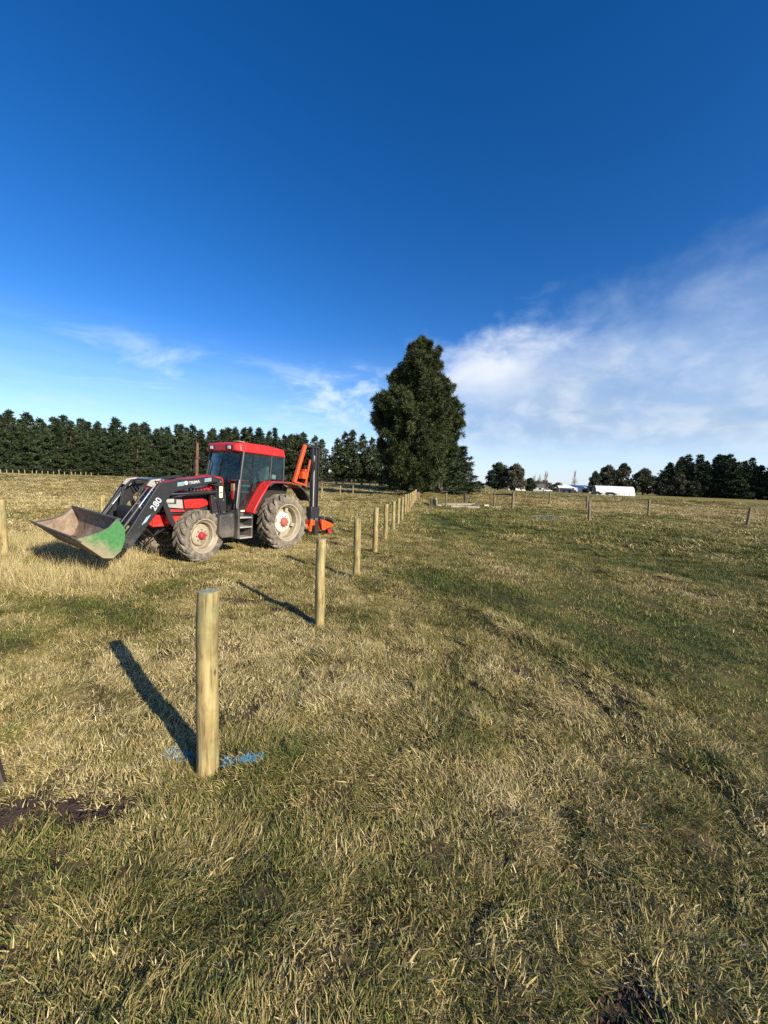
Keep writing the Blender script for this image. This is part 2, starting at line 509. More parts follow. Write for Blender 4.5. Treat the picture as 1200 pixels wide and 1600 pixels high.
class MB:
    """collects boxes, bars, prisms, tubes and lathes and links them as ONE mesh"""

    def __init__(s):
        s.v = []
        s.f = []
        s.m = []
        s.mi = 0

    def _add(s, vs_, fs_):
        b = len(s.v)
        s.v += [tuple(x) for x in vs_]
        s.f += [tuple(i + b for i in f) for f in fs_]
        s.m += [s.mi] * len(fs_)
        return s

    def hexa(s, a, b):
        """two quads (lists of four points) joined to a closed block"""
        return s._add(list(a) + list(b), [(3, 2, 1, 0), (4, 5, 6, 7), (0, 1, 5, 4), (1, 2, 6, 5), (2, 3, 7, 6), (3, 0, 4, 7)])

    def box(s, x0, x1, y0, y1, z0, z1):
        return s.hexa([(x0, y0, z0), (x1, y0, z0), (x1, y1, z0), (x0, y1, z0)],
                      [(x0, y0, z1), (x1, y0, z1), (x1, y1, z1), (x0, y1, z1)])

    def prism(s, pts, y0, y1):
        """polygon of (x, z) extruded along y"""
        n = len(pts)
        vs_ = [(x, y0, z) for x, z in pts] + [(x, y1, z) for x, z in pts]
        fs_ = [tuple(range(n)), tuple(range(2 * n - 1, n - 1, -1))]
        fs_ += [(i, i + n, (i + 1) % n + n, (i + 1) % n) for i in range(n)]
        return s._add(vs_, fs_)

    def tube(s, pts, r, n=8, cap=True):
        pts = [Vector(p) for p in pts]
        rs = r if isinstance(r, (list, tuple)) else [r] * len(pts)
        vs_ = []
        for i, p in enumerate(pts):
            d = (pts[min(i + 1, len(pts) - 1)] - pts[max(i - 1, 0)]).normalized()
            u = d.cross(Vector((0, 0, 1)) if abs(d.z) < 0.9 else Vector((1, 0, 0))).normalized()
            w = d.cross(u)
            for k in range(n):
                a = 2 * math.pi * k / n
                vs_.append(p + (u * math.cos(a) + w * math.sin(a)) * rs[i])
        fs_ = []
        for i in range(len(pts) - 1):
            for k in range(n):
                a, b = i * n + k, i * n + (k + 1) % n
                fs_.append((a, b, b + n, a + n))
        if cap:
            fs_.append(tuple(range(n - 1, -1, -1)))
            fs_.append(tuple(range((len(pts) - 1) * n, len(pts) * n)))
        return s._add(vs_, fs_)

    def bar(s, p0, p1, w, h, up=(0, 1, 0)):
        """square bar from p0 to p1; h along 'up'"""
        p0, p1, up = Vector(p0), Vector(p1), Vector(up)
        d = (p1 - p0).normalized()
        u = (up - d * up.dot(d)).normalized() * (h / 2)
        w_ = d.cross(u).normalized() * (w / 2)
        q = [u + w_, u - w_, -u - w_, -u + w_]
        return s.hexa([p0 + x for x in q], [p1 + x for x in q])

    def lathe(s, prof, n=32, c=(0, 0, 0), closed=False):
        """profile of (r, y) turned about the y axis"""
        vs_ = []
        for r, y in prof:
            for k in range(n):
                a = 2 * math.pi * k / n
                vs_.append((c[0] + r * math.cos(a), c[1] + y, c[2] + r * math.sin(a)))
        fs_ = []
        m = len(prof)
        for i in range(m if closed else m - 1):
            j = (i + 1) % m
            for k in range(n):
                k2 = (k + 1) % n
                fs_.append((i * n + k, i * n + k2, j * n + k2, j * n + k))
        return s._add(vs_, fs_)

    def build(s, name, material, parent=None, bevel=0.0, smooth=35, seg=2):
        me = bpy.data.meshes.new(name)
        me.from_pydata(s.v, [], s.f)
        ms = material if isinstance(material, (list, tuple)) else [material]
        for m in ms:
            me.materials.append(m)
        if len(ms) > 1:
            me.polygons.foreach_set('material_index', s.m)
        bm = bmesh.new()
        bm.from_mesh(me)
        bmesh.ops.recalc_face_normals(bm, faces=bm.faces)
        bm.to_mesh(me)
        bm.free()
        if smooth:
            me.polygons.foreach_set('use_smooth', [True] * len(me.polygons))
            me.set_sharp_from_angle(angle=R(smooth))
        o = bpy.data.objects.new(name, me)
        COL.objects.link(o)
        if parent is not None:
            o.parent = parent
        if bevel:
            md = o.modifiers.new('bevel', 'BEVEL')
            md.width = bevel
            md.segments = seg
            md.limit_method = 'ANGLE'
            md.angle_limit = R(35)
        return o


def tag(o, label=None, cat=None, group=None, kind=None):
    for k, v in (('label', label), ('category', cat), ('group', group), ('kind', kind)):
        if v:
            o[k] = v
    return o


def empty(name, loc, rz=0.0):
    o = bpy.data.objects.new(name, None)
    COL.objects.link(o)
    o.location = loc
    o.rotation_euler = (0, 0, rz)
    o.empty_display_size = 0.3
    return o


def link(name, me, material=None, parent=None):
    if material is not None and not me.materials:
        me.materials.append(material)
    o = bpy.data.objects.new(name, me)
    COL.objects.link(o)
    if parent is not None:
        o.parent = parent
    return o


def copy_tree(o, parent=None):
    c = o.copy()
    COL.objects.link(c)
    if parent is not None:
        c.parent = parent
    for ch in list(o.children):
        copy_tree(ch, c)
    return c


# ------------------------------------------------------------------ terrain functions (numpy)
def _hash(ix, iy, seed):
    h = (ix * 374761393 + iy * 668265263 + seed * 974711) & 0xFFFFFFFF
    h = ((h ^ (h >> 13)) * 1274126177) & 0xFFFFFFFF
    h = h ^ (h >> 16)
    return (h & 0xFFFF) / 65535.0


def vnoise(x, y, seed=0):
    x = np.asarray(x, float)
    y = np.asarray(y, float)
    x0 = np.floor(x).astype(np.int64)
    y0 = np.floor(y).astype(np.int64)
    fx, fy = x - x0, y - y0
    fx = fx * fx * (3 - 2 * fx)
    fy = fy * fy * (3 - 2 * fy)
    a, b = _hash(x0, y0, seed), _hash(x0 + 1, y0, seed)
    c, d = _hash(x0, y0 + 1, seed), _hash(x0 + 1, y0 + 1, seed)
    return (a + (b - a) * fx) * (1 - fy) + (c + (d - c) * fx) * fy - 0.5


def fbm(x, y, seed=0, o=3):
    s, a = 0, 1.0
    for i in range(o):
        s = s + a * vnoise(x * 2 ** i + i * 7.3, y * 2 ** i - i * 3.1, seed + i)
        a *= 0.5
    return s


def sstep(v, lo, hi):
    t = np.clip((v - lo) / (hi - lo), 0, 1)
    return t * t * (3 - 2 * t)


def ell(x, y, cx, cy, rx, ry, soft=0.35, rot=0.0):
    c, s = math.cos(rot), math.sin(rot)
    u, v = (x - cx) * c + (y - cy) * s, -(x - cx) * s + (y - cy) * c
    d = np.sqrt((u / rx) ** 2 + (v / ry) ** 2)
    return 1 - sstep(d, 1 - soft, 1 + soft)


_TL_Y = [0.5, 2.56, 3.4, 4.56, 5.84, 12.5, 26.0, 34.0]
_TL_X = [2.85, 2.79, 2.73, 2.42, 1.80, 1.45, 1.95, 3.0]
_TR_Y = [0.5, 6.4, 10.3, 15.6, 29.8, 36.0]
_TR_X = [8.2, 6.6, 5.4, 4.3, 3.3, 3.4]


def track(x, y):
    """worn vehicle track to the right of the new posts"""
    w = 0.35 * fbm(x / 0.7, y / 0.7, 50, 3)
    xl, xr = np.interp(y, _TL_Y, _TL_X) + w, np.interp(y, _TR_Y, _TR_X) + w * 1.6
    return sstep(x, xl - 0.1, xl + 0.5) * (1 - sstep(x, xr - 0.7, xr + 0.5)) * (1 - sstep(y, 22, 34))


SOIL = [(-1.68, 2.13, 0.33, 0.13, -0.08), (-2.14, 2.03, 0.20, 0.19, 0.0), (1.05, 1.36, 0.19, 0.13, 0.3), (-1.44, 3.02, 0.15, 0.11, 0.2),
        (-1.27, 5.03, 0.22, 0.10, 0.2), (1.5, 3.93, 0.14, 0.12, 0.0), (-2.3, 6.1, 0.25, 0.14, 0.0), (0.08, 2.36, 0.08, 0.06, 0)]


def ruts(x, y):
    """two wheel marks along the track"""
    xl, xr = np.interp(y, _TL_Y, _TL_X), np.interp(y, _TR_Y, _TR_X)
    w = 0.12 * fbm(x / 1.1, y / 1.1, 54, 2)
    c = xl + (xr - xl) * 0.5
    return np.maximum(np.exp(-((x - c + 0.85 + w) / 0.15) ** 2), np.exp(-((x - c - 0.75 + w) / 0.17) ** 2))


def soilmask(x, y):
    m = np.zeros_like(np.asarray(x, float))
    for cx, cy, rx, ry, ro in SOIL:
        w = 1 + 0.5 * fbm(x / 0.09, y / 0.09, 61, 2)
        m = np.maximum(m, ell(x, y, cx, cy, rx * w, ry * w, 0.25, ro))
    return m


def height(x, y):
    x = np.asarray(x, float)
    y = np.asarray(y, float)
    r = np.hypot(x, y)
    tm = track(x, y)
    h = 0.06 * fbm(x / 1.3, y / 1.3, 1, 2) + 0.075 * fbm(x / 0.42, y / 0.42, 5, 2) * (1 - 0.75 * tm) * (1 - 0.6 * sstep(r, 12, 40))
    h = h + 0.06 * fbm(x / 4.0, y / 4.0, 9, 2) * sstep(r, 3, 8)
    # edge of the track: a low lip with a furrow beside it
    xl = np.interp(y, _TL_Y, _TL_X) + 0.25 * fbm(x / 0.8, y / 0.8, 13, 2)
    on = (1 - sstep(y, 5.2, 7.5))
    h = h + on * (0.055 * np.exp(-((x - xl + 0.25) / 0.16) ** 2) - 0.05 * np.exp(-((x - xl - 0.02) / 0.13) ** 2))
    h = h - 0.03 * tm - 0.02 * tm * ruts(x, y)
    # old wheel marks that run parallel to the track
    for k in (0.55, 1.55):
        xw = xl - k - 0.2 + 0.08 * fbm(x, y / 0.6, 17, 2)
        h = h - 0.03 * np.exp(-((x - xw) / 0.12) ** 2) * (1 - sstep(y, 4.0, 7.0))
    h = h - 0.03 * soilmask(x, y)
    # far ground: nearly level, a low rise under the big pine
    h = h + 0.5 * np.exp(-(((x - 6.3) / 5.0) ** 2 + ((y - 54.5) / 4.5) ** 2))
    h = h + 0.35 * fbm(x / 60, y / 60, 21, 2) * sstep(r, 60, 200)
    # level stand for the tractor
    f = ell(x, y, -4.6, 10.0, 2.6, 2.6, 0.4)
    return h * (1 - f) + (-0.02) * f


def hz(x, y):
    return float(height(np.array([x]), np.array([y]))[0])


def dryness(x, y):
    x = np.asarray(x, float)
    y = np.asarray(y, float)
    r = np.hypot(x, y)
    tm = track(x, y)
    d = 0.58 + 0.34 * (1 - 0.5 * sstep(r, 8, 25)) * fbm(x / 0.9, y / 0.9, 31, 3) + 0.26 * fbm(x / 0.22, y / 0.22, 33, 2) * (1 - sstep(r, 10, 30)) + 0.24 * fbm(x / 3.5, y / 3.5, 35, 3) + 0.16 * fbm(x / 18, y / 18, 39, 2)
    fence = -1.30 + 0.112 * y
    left = 1 - sstep(x, fence - 0.6, fence + 0.8)
    d = d + 0.13 * left * (1 - sstep(y, 9, 26))
    d = d - 0.11 * (1 - sstep(r, 1.6, 3.2))
    u_ = (x - np.interp(y, _TL_Y, _TL_X)) / (np.interp(y, _TR_Y, _TR_X) - np.interp(y, _TL_Y, _TL_X))
    d = d - 0.15 * tm + tm * (0.16 * ruts(x, y) + 0.20 * fbm(u_ * 5.0, y / 6.0, 44, 3) - 0.10 * np.exp(-((u_ - 0.12) / 0.10) ** 2))
    past = sstep(x, np.interp(y, _TR_Y, _TR_X), np.interp(y, _TR_Y, _TR_X) + 2.0)
    d = d - 0.19 * past * (1 - 0.55 * sstep(r, 18, 45))
    d = d + 0.03 * sstep(y, 14, 40)
    for cx, cy, rx, ry, a in ((-4.3, 5.35, 0.85, 0.34, 0.36), (-3.35, 4.95, 0.75, 0.26, 0.30), (-4.5, 4.2, 0.7, 0.4, 0.22),
                              (0.45, 8.3, 0.35, 0.35, 0.25), (1.2, 8.0, 0.5, 1.4, 0.22), (2.1, 6.9, 0.6, 0.8, 0.22),
                              (-0.2, 7.4, 0.3, 0.25, 0.3), (4.5, 21, 2.5, 4.0, 0.20), (-14, 16, 2.5, 1.6, 0.30),
                              (-1.0, 1.75, 0.8, 0.3, 0.12), (0.6, 3.2, 0.6, 0.6, 0.10)):
        w = 1 + 0.5 * fbm(x / 0.5, y / 0.5, 71, 2)
        d = d - a * ell(x, y, cx, cy, rx * w, ry * w, 0.6)
    d = d + 0.20 * ell(x, y, 42, 44, 26, 16, 0.6) + 0.12 * ell(x, y, -24, 26, 16, 8, 0.6)
    return np.clip(d, 0.05, 0.95)


def tall(x, y):
    """uncut straw in front of the bucket and along the left"""
    m = ell(x, y, -7.0, 7.3, 2.1, 1.5, 0.45, -0.5) + ell(x, y, -8.6, 9.2, 2.4, 1.8, 0.5, -0.4)
    return np.clip(m, 0, 1) * sstep(vnoise(x / 0.5, y / 0.5, 81) + 0.5, 0.12, 0.55)


# ------------------------------------------------------------------ ground sheet
def ground_sheet():
    nr = 330
    rad = np.concatenate([[0.0], np.geomspace(0.35, 5000, nr)])
    front = np.radians(np.linspace(-62, 62, 431))
    back = np.radians(np.linspace(62, 298, 60))[1:-1]
    ang = np.concatenate([front, back])
    na = len(ang)
    rr, aa = np.meshgrid(rad[1:], ang, indexing='ij')
    x, y = (rr * np.sin(aa)).ravel(), (rr * np.cos(aa)).ravel()
    x = np.concatenate([[0.0], x])
    y = np.concatenate([[0.0], y])
    z = height(x, y)
    V = np.stack([x, y, z], 1)
    i = np.arange(nr - 1)[:, None] * na
    k = np.arange(na)[None, :]
    k2 = (k + 1) % na
    F = np.stack([i + k, i + na + k, i + na + k2, i + k2], -1).reshape(-1, 4)[:, ::-1] + 1
    me = mesh_np('ground', V, F, True)
    fattr(me, 'dry', dryness(x, y) + np.where(np.hypot(x, y) > 18, 0.02, -0.08))
    fattr(me, 'thatch', (1 - sstep(np.hypot(x, y), 9, 22)) * (1 - 0.6 * track(x, y)))
    fattr(me, 'soil', np.clip(soilmask(x, y) + 0.45 * track(x, y) * ruts(x, y) + 0.45 * track(x, y) * sstep(fbm(x / 0.5, y / 1.5, 91, 3), -0.05, 0.35), 0, 1))
    # close the middle with a small fan
    o = link('ground', me, M_GROUND)
    return tag(o, kind='structure')


GROUND = ground_sheet()

# ------------------------------------------------------------------ grass tufts
TUFTS = bpy.data.collections.new('grass_tufts')


def tuft(name, n, rad, l0, l1, inc0, inc1, width, spread, curl, seed, material=M_GRASS, segs=2):
    g = np.random.default_rng(seed)
    a0 = g.uniform(0, 2 * np.pi, n)
    r0 = rad * np.sqrt(g.uniform(0, 1, n))
    bx, by = r0 * np.cos(a0), r0 * np.sin(a0)
    az = g.normal(0, spread, n) if spread < 3 else g.uniform(0, 2 * np.pi, n)
    L = g.uniform(l0, l1, n)
    inc = np.radians(g.uniform(inc0, inc1, n))
    cv = g.uniform(0.3, 1.0, n) * curl
    w = width * g.uniform(0.6, 1.25, n)
    px = np.stack([bx, by, np.full(n, -0.012)], 1)
    pts = [px]
    cur = inc.copy()
    for s in range(segs):
        d = np.stack([np.sin(cur) * np.cos(az), np.sin(cur) * np.sin(az), np.cos(cur)], 1)
        px = px + d * (L / segs)[:, None]
        pts.append(px)
        cur = cur + cv
        az = az + g.normal(0, 0.25, n)
    tw = az + np.pi / 2 + g.normal(0, 0.5, n)
    side = np.stack([np.cos(tw), np.sin(tw), g.normal(0, 0.3, n)], 1)
    V = []
    for i, p in enumerate(pts):
        k = (1.0, 0.95, 0.7, 0.45)[i] if i < segs else 0
        if i < segs:
            V += [p + side * (w * k / 2)[:, None], p - side * (w * k / 2)[:, None]]
        else:
            V += [p]
    m = len(V)
    V = np.stack(V, 1).reshape(-1, 3)
    b = np.arange(n)[:, None] * m
    F = []
    for i in range(segs):
        if i < segs - 1:
            q = (2 * i, 2 * i + 1, 2 * i + 3, 2 * i + 2)
            F += [b + np.array([[q[0], q[1], q[2]]]), b + np.array([[q[0], q[2], q[3]]])]
        else:
            F += [b + np.array([[2 * i, 2 * i + 1, 2 * i + 2]])]
    me = mesh_np(name, V, np.concatenate(F), False)
    fattr(me, 'rnd', np.repeat(g.uniform(0, 1, n), m))
    me.materials.append(material)
    o = bpy.data.objects.new(name, me)
    return o


def family(prefix, count, col, **kw):
    for i in range(count):
        col.objects.link(tuft('%s_%02d' % (prefix, i), seed=kw.pop('seed0', 0) + i * 17 + 3, **kw) if False else
                         tuft('%s_%02d' % (prefix, i), seed=kw['seed'] + i * 17, **{k: v for k, v in kw.items() if k != 'seed'}))


def collection(name):
    return bpy.data.collections.new(name)


C_MAT, C_SHORT, C_TUSS, C_TALL, C_FAR = (collection(x) for x in ('mat_tufts', 'short_tufts', 'tussocks', 'straw_stalks', 'far_tufts'))
family('mat', 12, C_MAT, n=190, rad=0.13, l0=0.022, l1=0.085, inc0=30, inc1=92, width=0.0040, spread=0.62, curl=0.45, seed=100, segs=3)
family('short', 8, C_SHORT, n=100, rad=0.13, l0=0.018, l1=0.055, inc0=15, inc1=80, width=0.0042, spread=9, curl=0.4, seed=300)
family('tussock', 8, C_TUSS, n=170, rad=0.07, l0=0.05, l1=0.150, inc0=10, inc1=76, width=0.0044, spread=9, curl=0.6, seed=500, segs=3)
family('stalk', 6, C_TALL, n=34, rad=0.16, l0=0.24, l1=0.62, inc0=2, inc1=30, width=0.0036, spread=9, curl=0.22, seed=700, segs=3)
family('far', 6, C_FAR, n=110, rad=0.16, l0=0.06, l1=0.15, inc0=10, inc1=70, width=0.011, spread=9, curl=0.5, seed=900)


def scatter(name, P, rot, scl, dry, col, kind='stuff', label=None, cat=None):
    me = bpy.data.meshes.new(name)
    n = len(P)
    me.vertices.add(n)
    me.vertices.foreach_set('co', np.asarray(P, np.float32).ravel())
    for nm, typ, val in (('rot', 'FLOAT_VECTOR', rot), ('scl', 'FLOAT_VECTOR', scl)):
        a = me.attributes.new(nm, typ, 'POINT')
        a.data.foreach_set('vector', np.asarray(val, np.float32).ravel())
    fattr(me, 'dry', dry)
    me.update()
    o = link(name, me)
    ng = bpy.data.node_groups.new(name, 'GeometryNodeTree')
    ng.interface.new_socket('Geometry', in_out='INPUT', socket_type='NodeSocketGeometry')
    ng.interface.new_socket('Geometry', in_out='OUTPUT', socket_type='NodeSocketGeometry')
    N = ng.nodes
    gi, go = N.new('NodeGroupInput'), N.new('NodeGroupOutput')
    ci = N.new('GeometryNodeCollectionInfo')
    ci.inputs['Collection'].default_value = col
    ci.inputs['Separate Children'].default_value = True
    ci.inputs['Reset Children'].default_value = True
    iop = N.new('GeometryNodeInstanceOnPoints')
    iop.inputs['Pick Instance'].default_value = True

    def named(nm, typ):
        x = N.new('GeometryNodeInputNamedAttribute')
        x.data_type = typ
        x.inputs['Name'].default_value = nm
        return x.outputs['Attribute']
    rv = N.new('FunctionNodeRandomValue')
    rv.data_type = 'INT'
    rv.inputs['Min'].default_value = 0
    rv.inputs['Max'].default_value = len(col.objects) - 1
    L = ng.links
    L.new(gi.outputs[0], iop.inputs['Points'])
    L.new(ci.outputs[0], iop.inputs['Instance'])
    L.new([s for s in rv.outputs if s.type == 'INT'][0], iop.inputs['Instance Index'])
    e2r = N.new('FunctionNodeEulerToRotation')
    L.new(named('rot', 'FLOAT_VECTOR'), e2r.inputs[0])
    L.new(e2r.outputs[0], iop.inputs['Rotation'])
    L.new(named('scl', 'FLOAT_VECTOR'), iop.inputs['Scale'])
    L.new(iop.outputs[0], go.inputs[0])
    md = o.modifiers.new('scatter', 'NODES')
    md.node_group = ng
    return tag(o, label, cat, None, kind)


def sector(n, r0, r1, half=62):
    r = np.sqrt(RNG.uniform(r0 * r0, r1 * r1, n))
    a = np.radians(RNG.uniform(-half, half, n))
    return r * np.sin(a), r * np.cos(a)


def grow(name, x, y, s, col, zs=1.0, dshift=0.0, lean=None, jit=0.25):
    n = len(x)
    P = np.stack([x, y, height(x, y)], 1)
    rz_ = RNG.uniform(0, 6.283, n) if lean is None else lean + RNG.normal(0, 0.55, n)
    tilt = RNG.normal(0, 0.10, (n, 2))
    rot = np.stack([tilt[:, 0], tilt[:, 1], rz_], 1)
    k = s * RNG.uniform(1 - jit, 1 + jit, n)
    scl = np.stack([k, k, k * zs * RNG.uniform(0.75, 1.25, n)], 1)
    dry = np.clip(dryness(x, y) + dshift + RNG.normal(0, 0.12, n), 0, 1)
    return scatter(name, P, rot, scl, dry, col)


def leanfield(x, y):
    return 1.2 + 5.5 * fbm(x / 0.8, y / 0.8, 120, 2)


def area(r0, r1):
    return math.radians(62) * (r1 * r1 - r0 * r0)


# matted grass, denser near the camera
for i, (r0, r1, den, s, zs) in enumerate(((0.5, 3.4, 190, 1.0, 0.85), (3.4, 7, 125, 1.1, 0.75), (7, 15, 56, 1.5, 0.55))):
    x, y = sector(int(area(r0, r1) * den), r0, r1)
    keep = (RNG.uniform(0, 1, len(x)) > np.maximum(soilmask(x, y) * 1.1, track(x, y) * 0.93))
    keep &= RNG.uniform(0, 1, len(x)) < 0.60 + 2.0 * (fbm(x / 0.24, y / 0.24, 140, 2) + 0.08)
    x, y = x[keep], y[keep]
    grow('grass', x, y, s, C_MAT, zs, 0.0, leanfield(x, y))
# short bitten turf everywhere beneath, and on the track alone
for i, (r0, r1, den, s) in enumerate(((0.5, 3.4, 125, 1.0), (3.4, 7, 90, 1.2), (7, 15, 44, 1.7))):
    x, y = sector(int(area(r0, r1) * den), r0, r1)
    keep = RNG.uniform(0, 1, len(x)) > np.maximum(np.maximum(soilmask(x, y), 0.5 * track(x, y) * ruts(x, y)), 0.40 * track(x, y) * (fbm(x / 0.5, y / 0.5, 92, 3) > 0.12))
    x, y = x[keep], y[keep]
    grow('grass', x, y, s, C_SHORT, 1.0, -0.05 + 0.10 * track(x, y) * (0.6 + 1.2 * fbm(x / 0.35, y / 1.2, 190, 2)))
# tussocks: clumps that stand up and throw shade
x, y = sector(5200, 0.9, 16)
on = fbm(x / 0.5, y / 0.5, 150, 3) > 0.20
xl = np.interp(y, _TL_Y, _TL_X)
on |= (np.abs(x - xl + 0.25) < 0.22) & (y < 5.5) & (RNG.uniform(0, 1, len(x)) < 0.8)
on &= RNG.uniform(0, 1, len(x)) > np.maximum(track(x, y), soilmask(x, y))
x, y = x[on], y[on]
grow('grass', x, y, 0.85 + 0.055 * np.minimum(np.hypot(x, y), 12), C_TUSS, 0.78, -0.02)
# the paddock beyond
for i, (r0, r1, den, s, zs) in enumerate(((15, 32, 12.0, 2.1, 0.45), (32, 70, 3.2, 3.4, 0.32), (70, 150, 0.55, 6.0, 0.20))):
    x, y = sector(int(area(r0, r1) * den), r0, r1, 56)
    keep = RNG.uniform(0, 1, len(x)) < 0.5 + 1.1 * (fbm(x / (1.1 + r0 / 12), y / (1.1 + r0 / 12), 160, 2) + 0.25)
    keep &= RNG.uniform(0, 1, len(x)) > 0.8 * track(x, y)
    x, y = x[keep], y[keep]
    grow('grass', x, y, s, C_FAR, zs, 0.10)
# tall straw round the bucket
x, y = sector(9000, 4.5, 14, 58)
k = RNG.uniform(0, 1, len(x)) < tall(x, y)
x, y = x[k], y[k]
grow('grass', x, y, 0.85, C_TALL, 0.8, 0.24)
x, y = sector(2600, 4.5, 14, 58)
k = RNG.uniform(0, 1, len(x)) < tall(x, y)
x, y = x[k], y[k]
grow('grass', x, y, 1.4, C_TUSS, 0.9, 0.20)
# single dead stalks here and there
x, y = sector(900, 1.0, 10)
k = (RNG.uniform(0, 1, len(x)) < 0.16) & (track(x, y) < 0.3)
grow('grass', x[k], y[k], 0.33, C_TALL, 1.0, 0.25)


# ------------------------------------------------------------------ trees
def diamonds(C, D, L, Wd, g, flat=0.35):
    """needle bundles or leaves: one slim four-cornered blade from each point C along D"""
    n = len(C)
    D = D / np.linalg.norm(D, axis=1, keepdims=True)
    u = np.cross(D, g.normal(0, 1, (n, 3)))
    u /= np.linalg.norm(u, axis=1, keepdims=True) + 1e-9
    L = np.broadcast_to(L, n)[:, None]
    Wd = np.broadcast_to(Wd, n)[:, None]
    mid = C + D * L * 0.45
    V = np.stack([C, mid + u * Wd / 2, C + D * L, mid - u * Wd / 2], 1).reshape(-1, 3)
    F = np.arange(4 * n).reshape(n, 4)
    return V, F


def pine_parts(h, rfun, seed, n_whorl, per, step, clump, m, base=0.12, lean=0.25, leaders=(), puff=0, vary=(0.72, 1.06), slim=(0.20, 0.36), fingers=0):
    """trunk + limbs, and a crown of needle brushes along every limb"""
    g = np.random.default_rng(seed)
    pr = random.Random(seed)
    tb = MB()
    tb.tube([(0, 0, -0.3), (0, 0, h * 0.05), (0.02 * h * pr.uniform(-.4, .4), 0.02 * h * pr.uniform(-.4, .4), h * 0.5), (0, 0, h * 0.97)],
            [h * 0.022, h * 0.017, h * 0.010, h * 0.002], 9)
    C, D = [], []
    axes = [(0.0, 0.0, base * h, h, 1.0)] + list(leaders)
    for ax, ay, z0, z1, sc in axes:
        nw = max(4, int(n_whorl * (z1 - z0) / h))
        for wi in range(nw):
            t = (wi + pr.uniform(-0.3, 0.3)) / nw
            z = z0 + (z1 - z0) * max(0, min(0.985, t))
            for b in range(per if t < 0.85 else max(3, per - 2)):
                a = pr.uniform(0, 6.283)
                Rr = rfun(z / h, a) * sc * pr.uniform(*vary)
                if sc < 1:
                    Rr = min(Rr, (z1 - z) * 0.55 + 0.5)
                Rr = max(Rr, 0.25)
                rise = lean * Rr * pr.uniform(0.2, 1.0) * (0.35 + 0.9 * z / h)
                droop = -0.10 * Rr * (1 - z / h)
                p0 = Vector((ax, ay, z))
                p2 = Vector((ax + math.cos(a) * Rr, ay + math.sin(a) * Rr, z + rise + droop))
                p1 = (p0 + p2) / 2 + Vector((0, 0, -0.06 * Rr))
                if Rr > 1.2:
                    tb.tube([p0, p1, p2], [0.012 * Rr + 0.02, 0.008 * Rr + 0.015, 0.012], 4, False)
                k = max(2, int(Rr / step))
                for q in range(k):
                    s = 0.22 + 0.78 * (q + pr.uniform(0.1, 0.9)) / k
                    pt = p0 * (1 - s) ** 2 + p1 * 2 * s * (1 - s) + p2 * s * s
                    side = (1.05 - s) * Rr * 0.38 + 0.10
                    for e in range(2 if s > 0.35 else 1):
                        off = Vector((pr.uniform(-1, 1) * side * -math.sin(a) + pr.uniform(-.2, .2), pr.uniform(-1, 1) * side * math.cos(a) + pr.uniform(-.2, .2),
                                      pr.uniform(-0.10, 0.35) * step))
                        C.append(pt + off)
                        D.append(Vector((math.cos(a), math.sin(a), 0.55 + 0.6 * z / h)))
                        for w_ in range(puff):
                            dv = Vector((pr.gauss(0, 1), pr.gauss(0, 1), pr.gauss(0, 1))).normalized()
                            C.append(pt + off + dv * clump * pr.uniform(0.15, 0.45))
                            D.append(dv * 1.3 + Vector((0, 0, 0.45)))
    for q in range(fingers):                  # upswept limbs that stick out of the outline
        t = 0.07 + 0.85 * pr.random() ** 1.15
        a = pr.uniform(0, 6.283)
        Rr = rfun(t, a)
        e = pr.uniform(-0.1, 0.75) * (1.15 - 0.6 * t)
        wd = pr.uniform(0.35, 0.75) * (1.1 - 0.4 * t)
        for k in range(11):
            s = k / 10
            d = Rr * 0.55 + (Rr * 0.45 + e) * s
            fat = wd * math.sin(min(1, 0.35 + 0.75 * s) * math.pi) + 0.12
            jx, jz = pr.uniform(-1, 1) * fat, pr.uniform(-0.55, 0.55) * fat
            pt = Vector((math.cos(a) * d - math.sin(a) * jx, math.sin(a) * d + math.cos(a) * jx, t * h - 0.5 + (0.8 + 1.0 * t) * s * s + jz))
            for w_ in range(puff + 1):
                dv = Vector((pr.gauss(0, 1), pr.gauss(0, 1), pr.gauss(0, 1))).normalized()
                C.append(pt + dv * clump * pr.uniform(0.1, 0.40))
                D.append(dv * 1.2 + Vector((math.cos(a) * 0.4, math.sin(a) * 0.4, 0.6)))
    for ax, ay, z0, z1, sc in axes:
        for q in range(5):
            C.append(Vector((ax, ay, z1 - 0.25 * q * clump)))
            D.append(Vector((0, 0, 1)))
    C = np.array([tuple(c) for c in C])
    D = np.array([tuple(d) for d in D])
    D /= np.linalg.norm(D, axis=1, keepdims=True)
    n = len(C)
    tone = g.uniform(0.1, 0.9, n)
    if puff:
        tone = np.repeat(g.uniform(0.05, 0.95, n // (puff + 1) + 1), puff + 1)[:n]
    CC = np.repeat(C, m, 0)
    DD = np.repeat(D, m, 0) * 0.75 + g.normal(0, 0.62, (n * m, 3))
    CC = CC + DD / np.linalg.norm(DD, axis=1, keepdims=True) * g.uniform(0.0, 0.35, (n * m, 1)) * clump
    V, F = diamonds(CC, DD, clump * g.uniform(0.55, 1.15, n * m), clump * g.uniform(slim[0], slim[1], n * m), g)
    me = mesh_np('crown', V, F)
    fattr(me, 'rnd', np.repeat(np.clip(np.repeat(tone, m) + g.normal(0, 0.16, n * m), 0, 1), 4))
    return tb, me


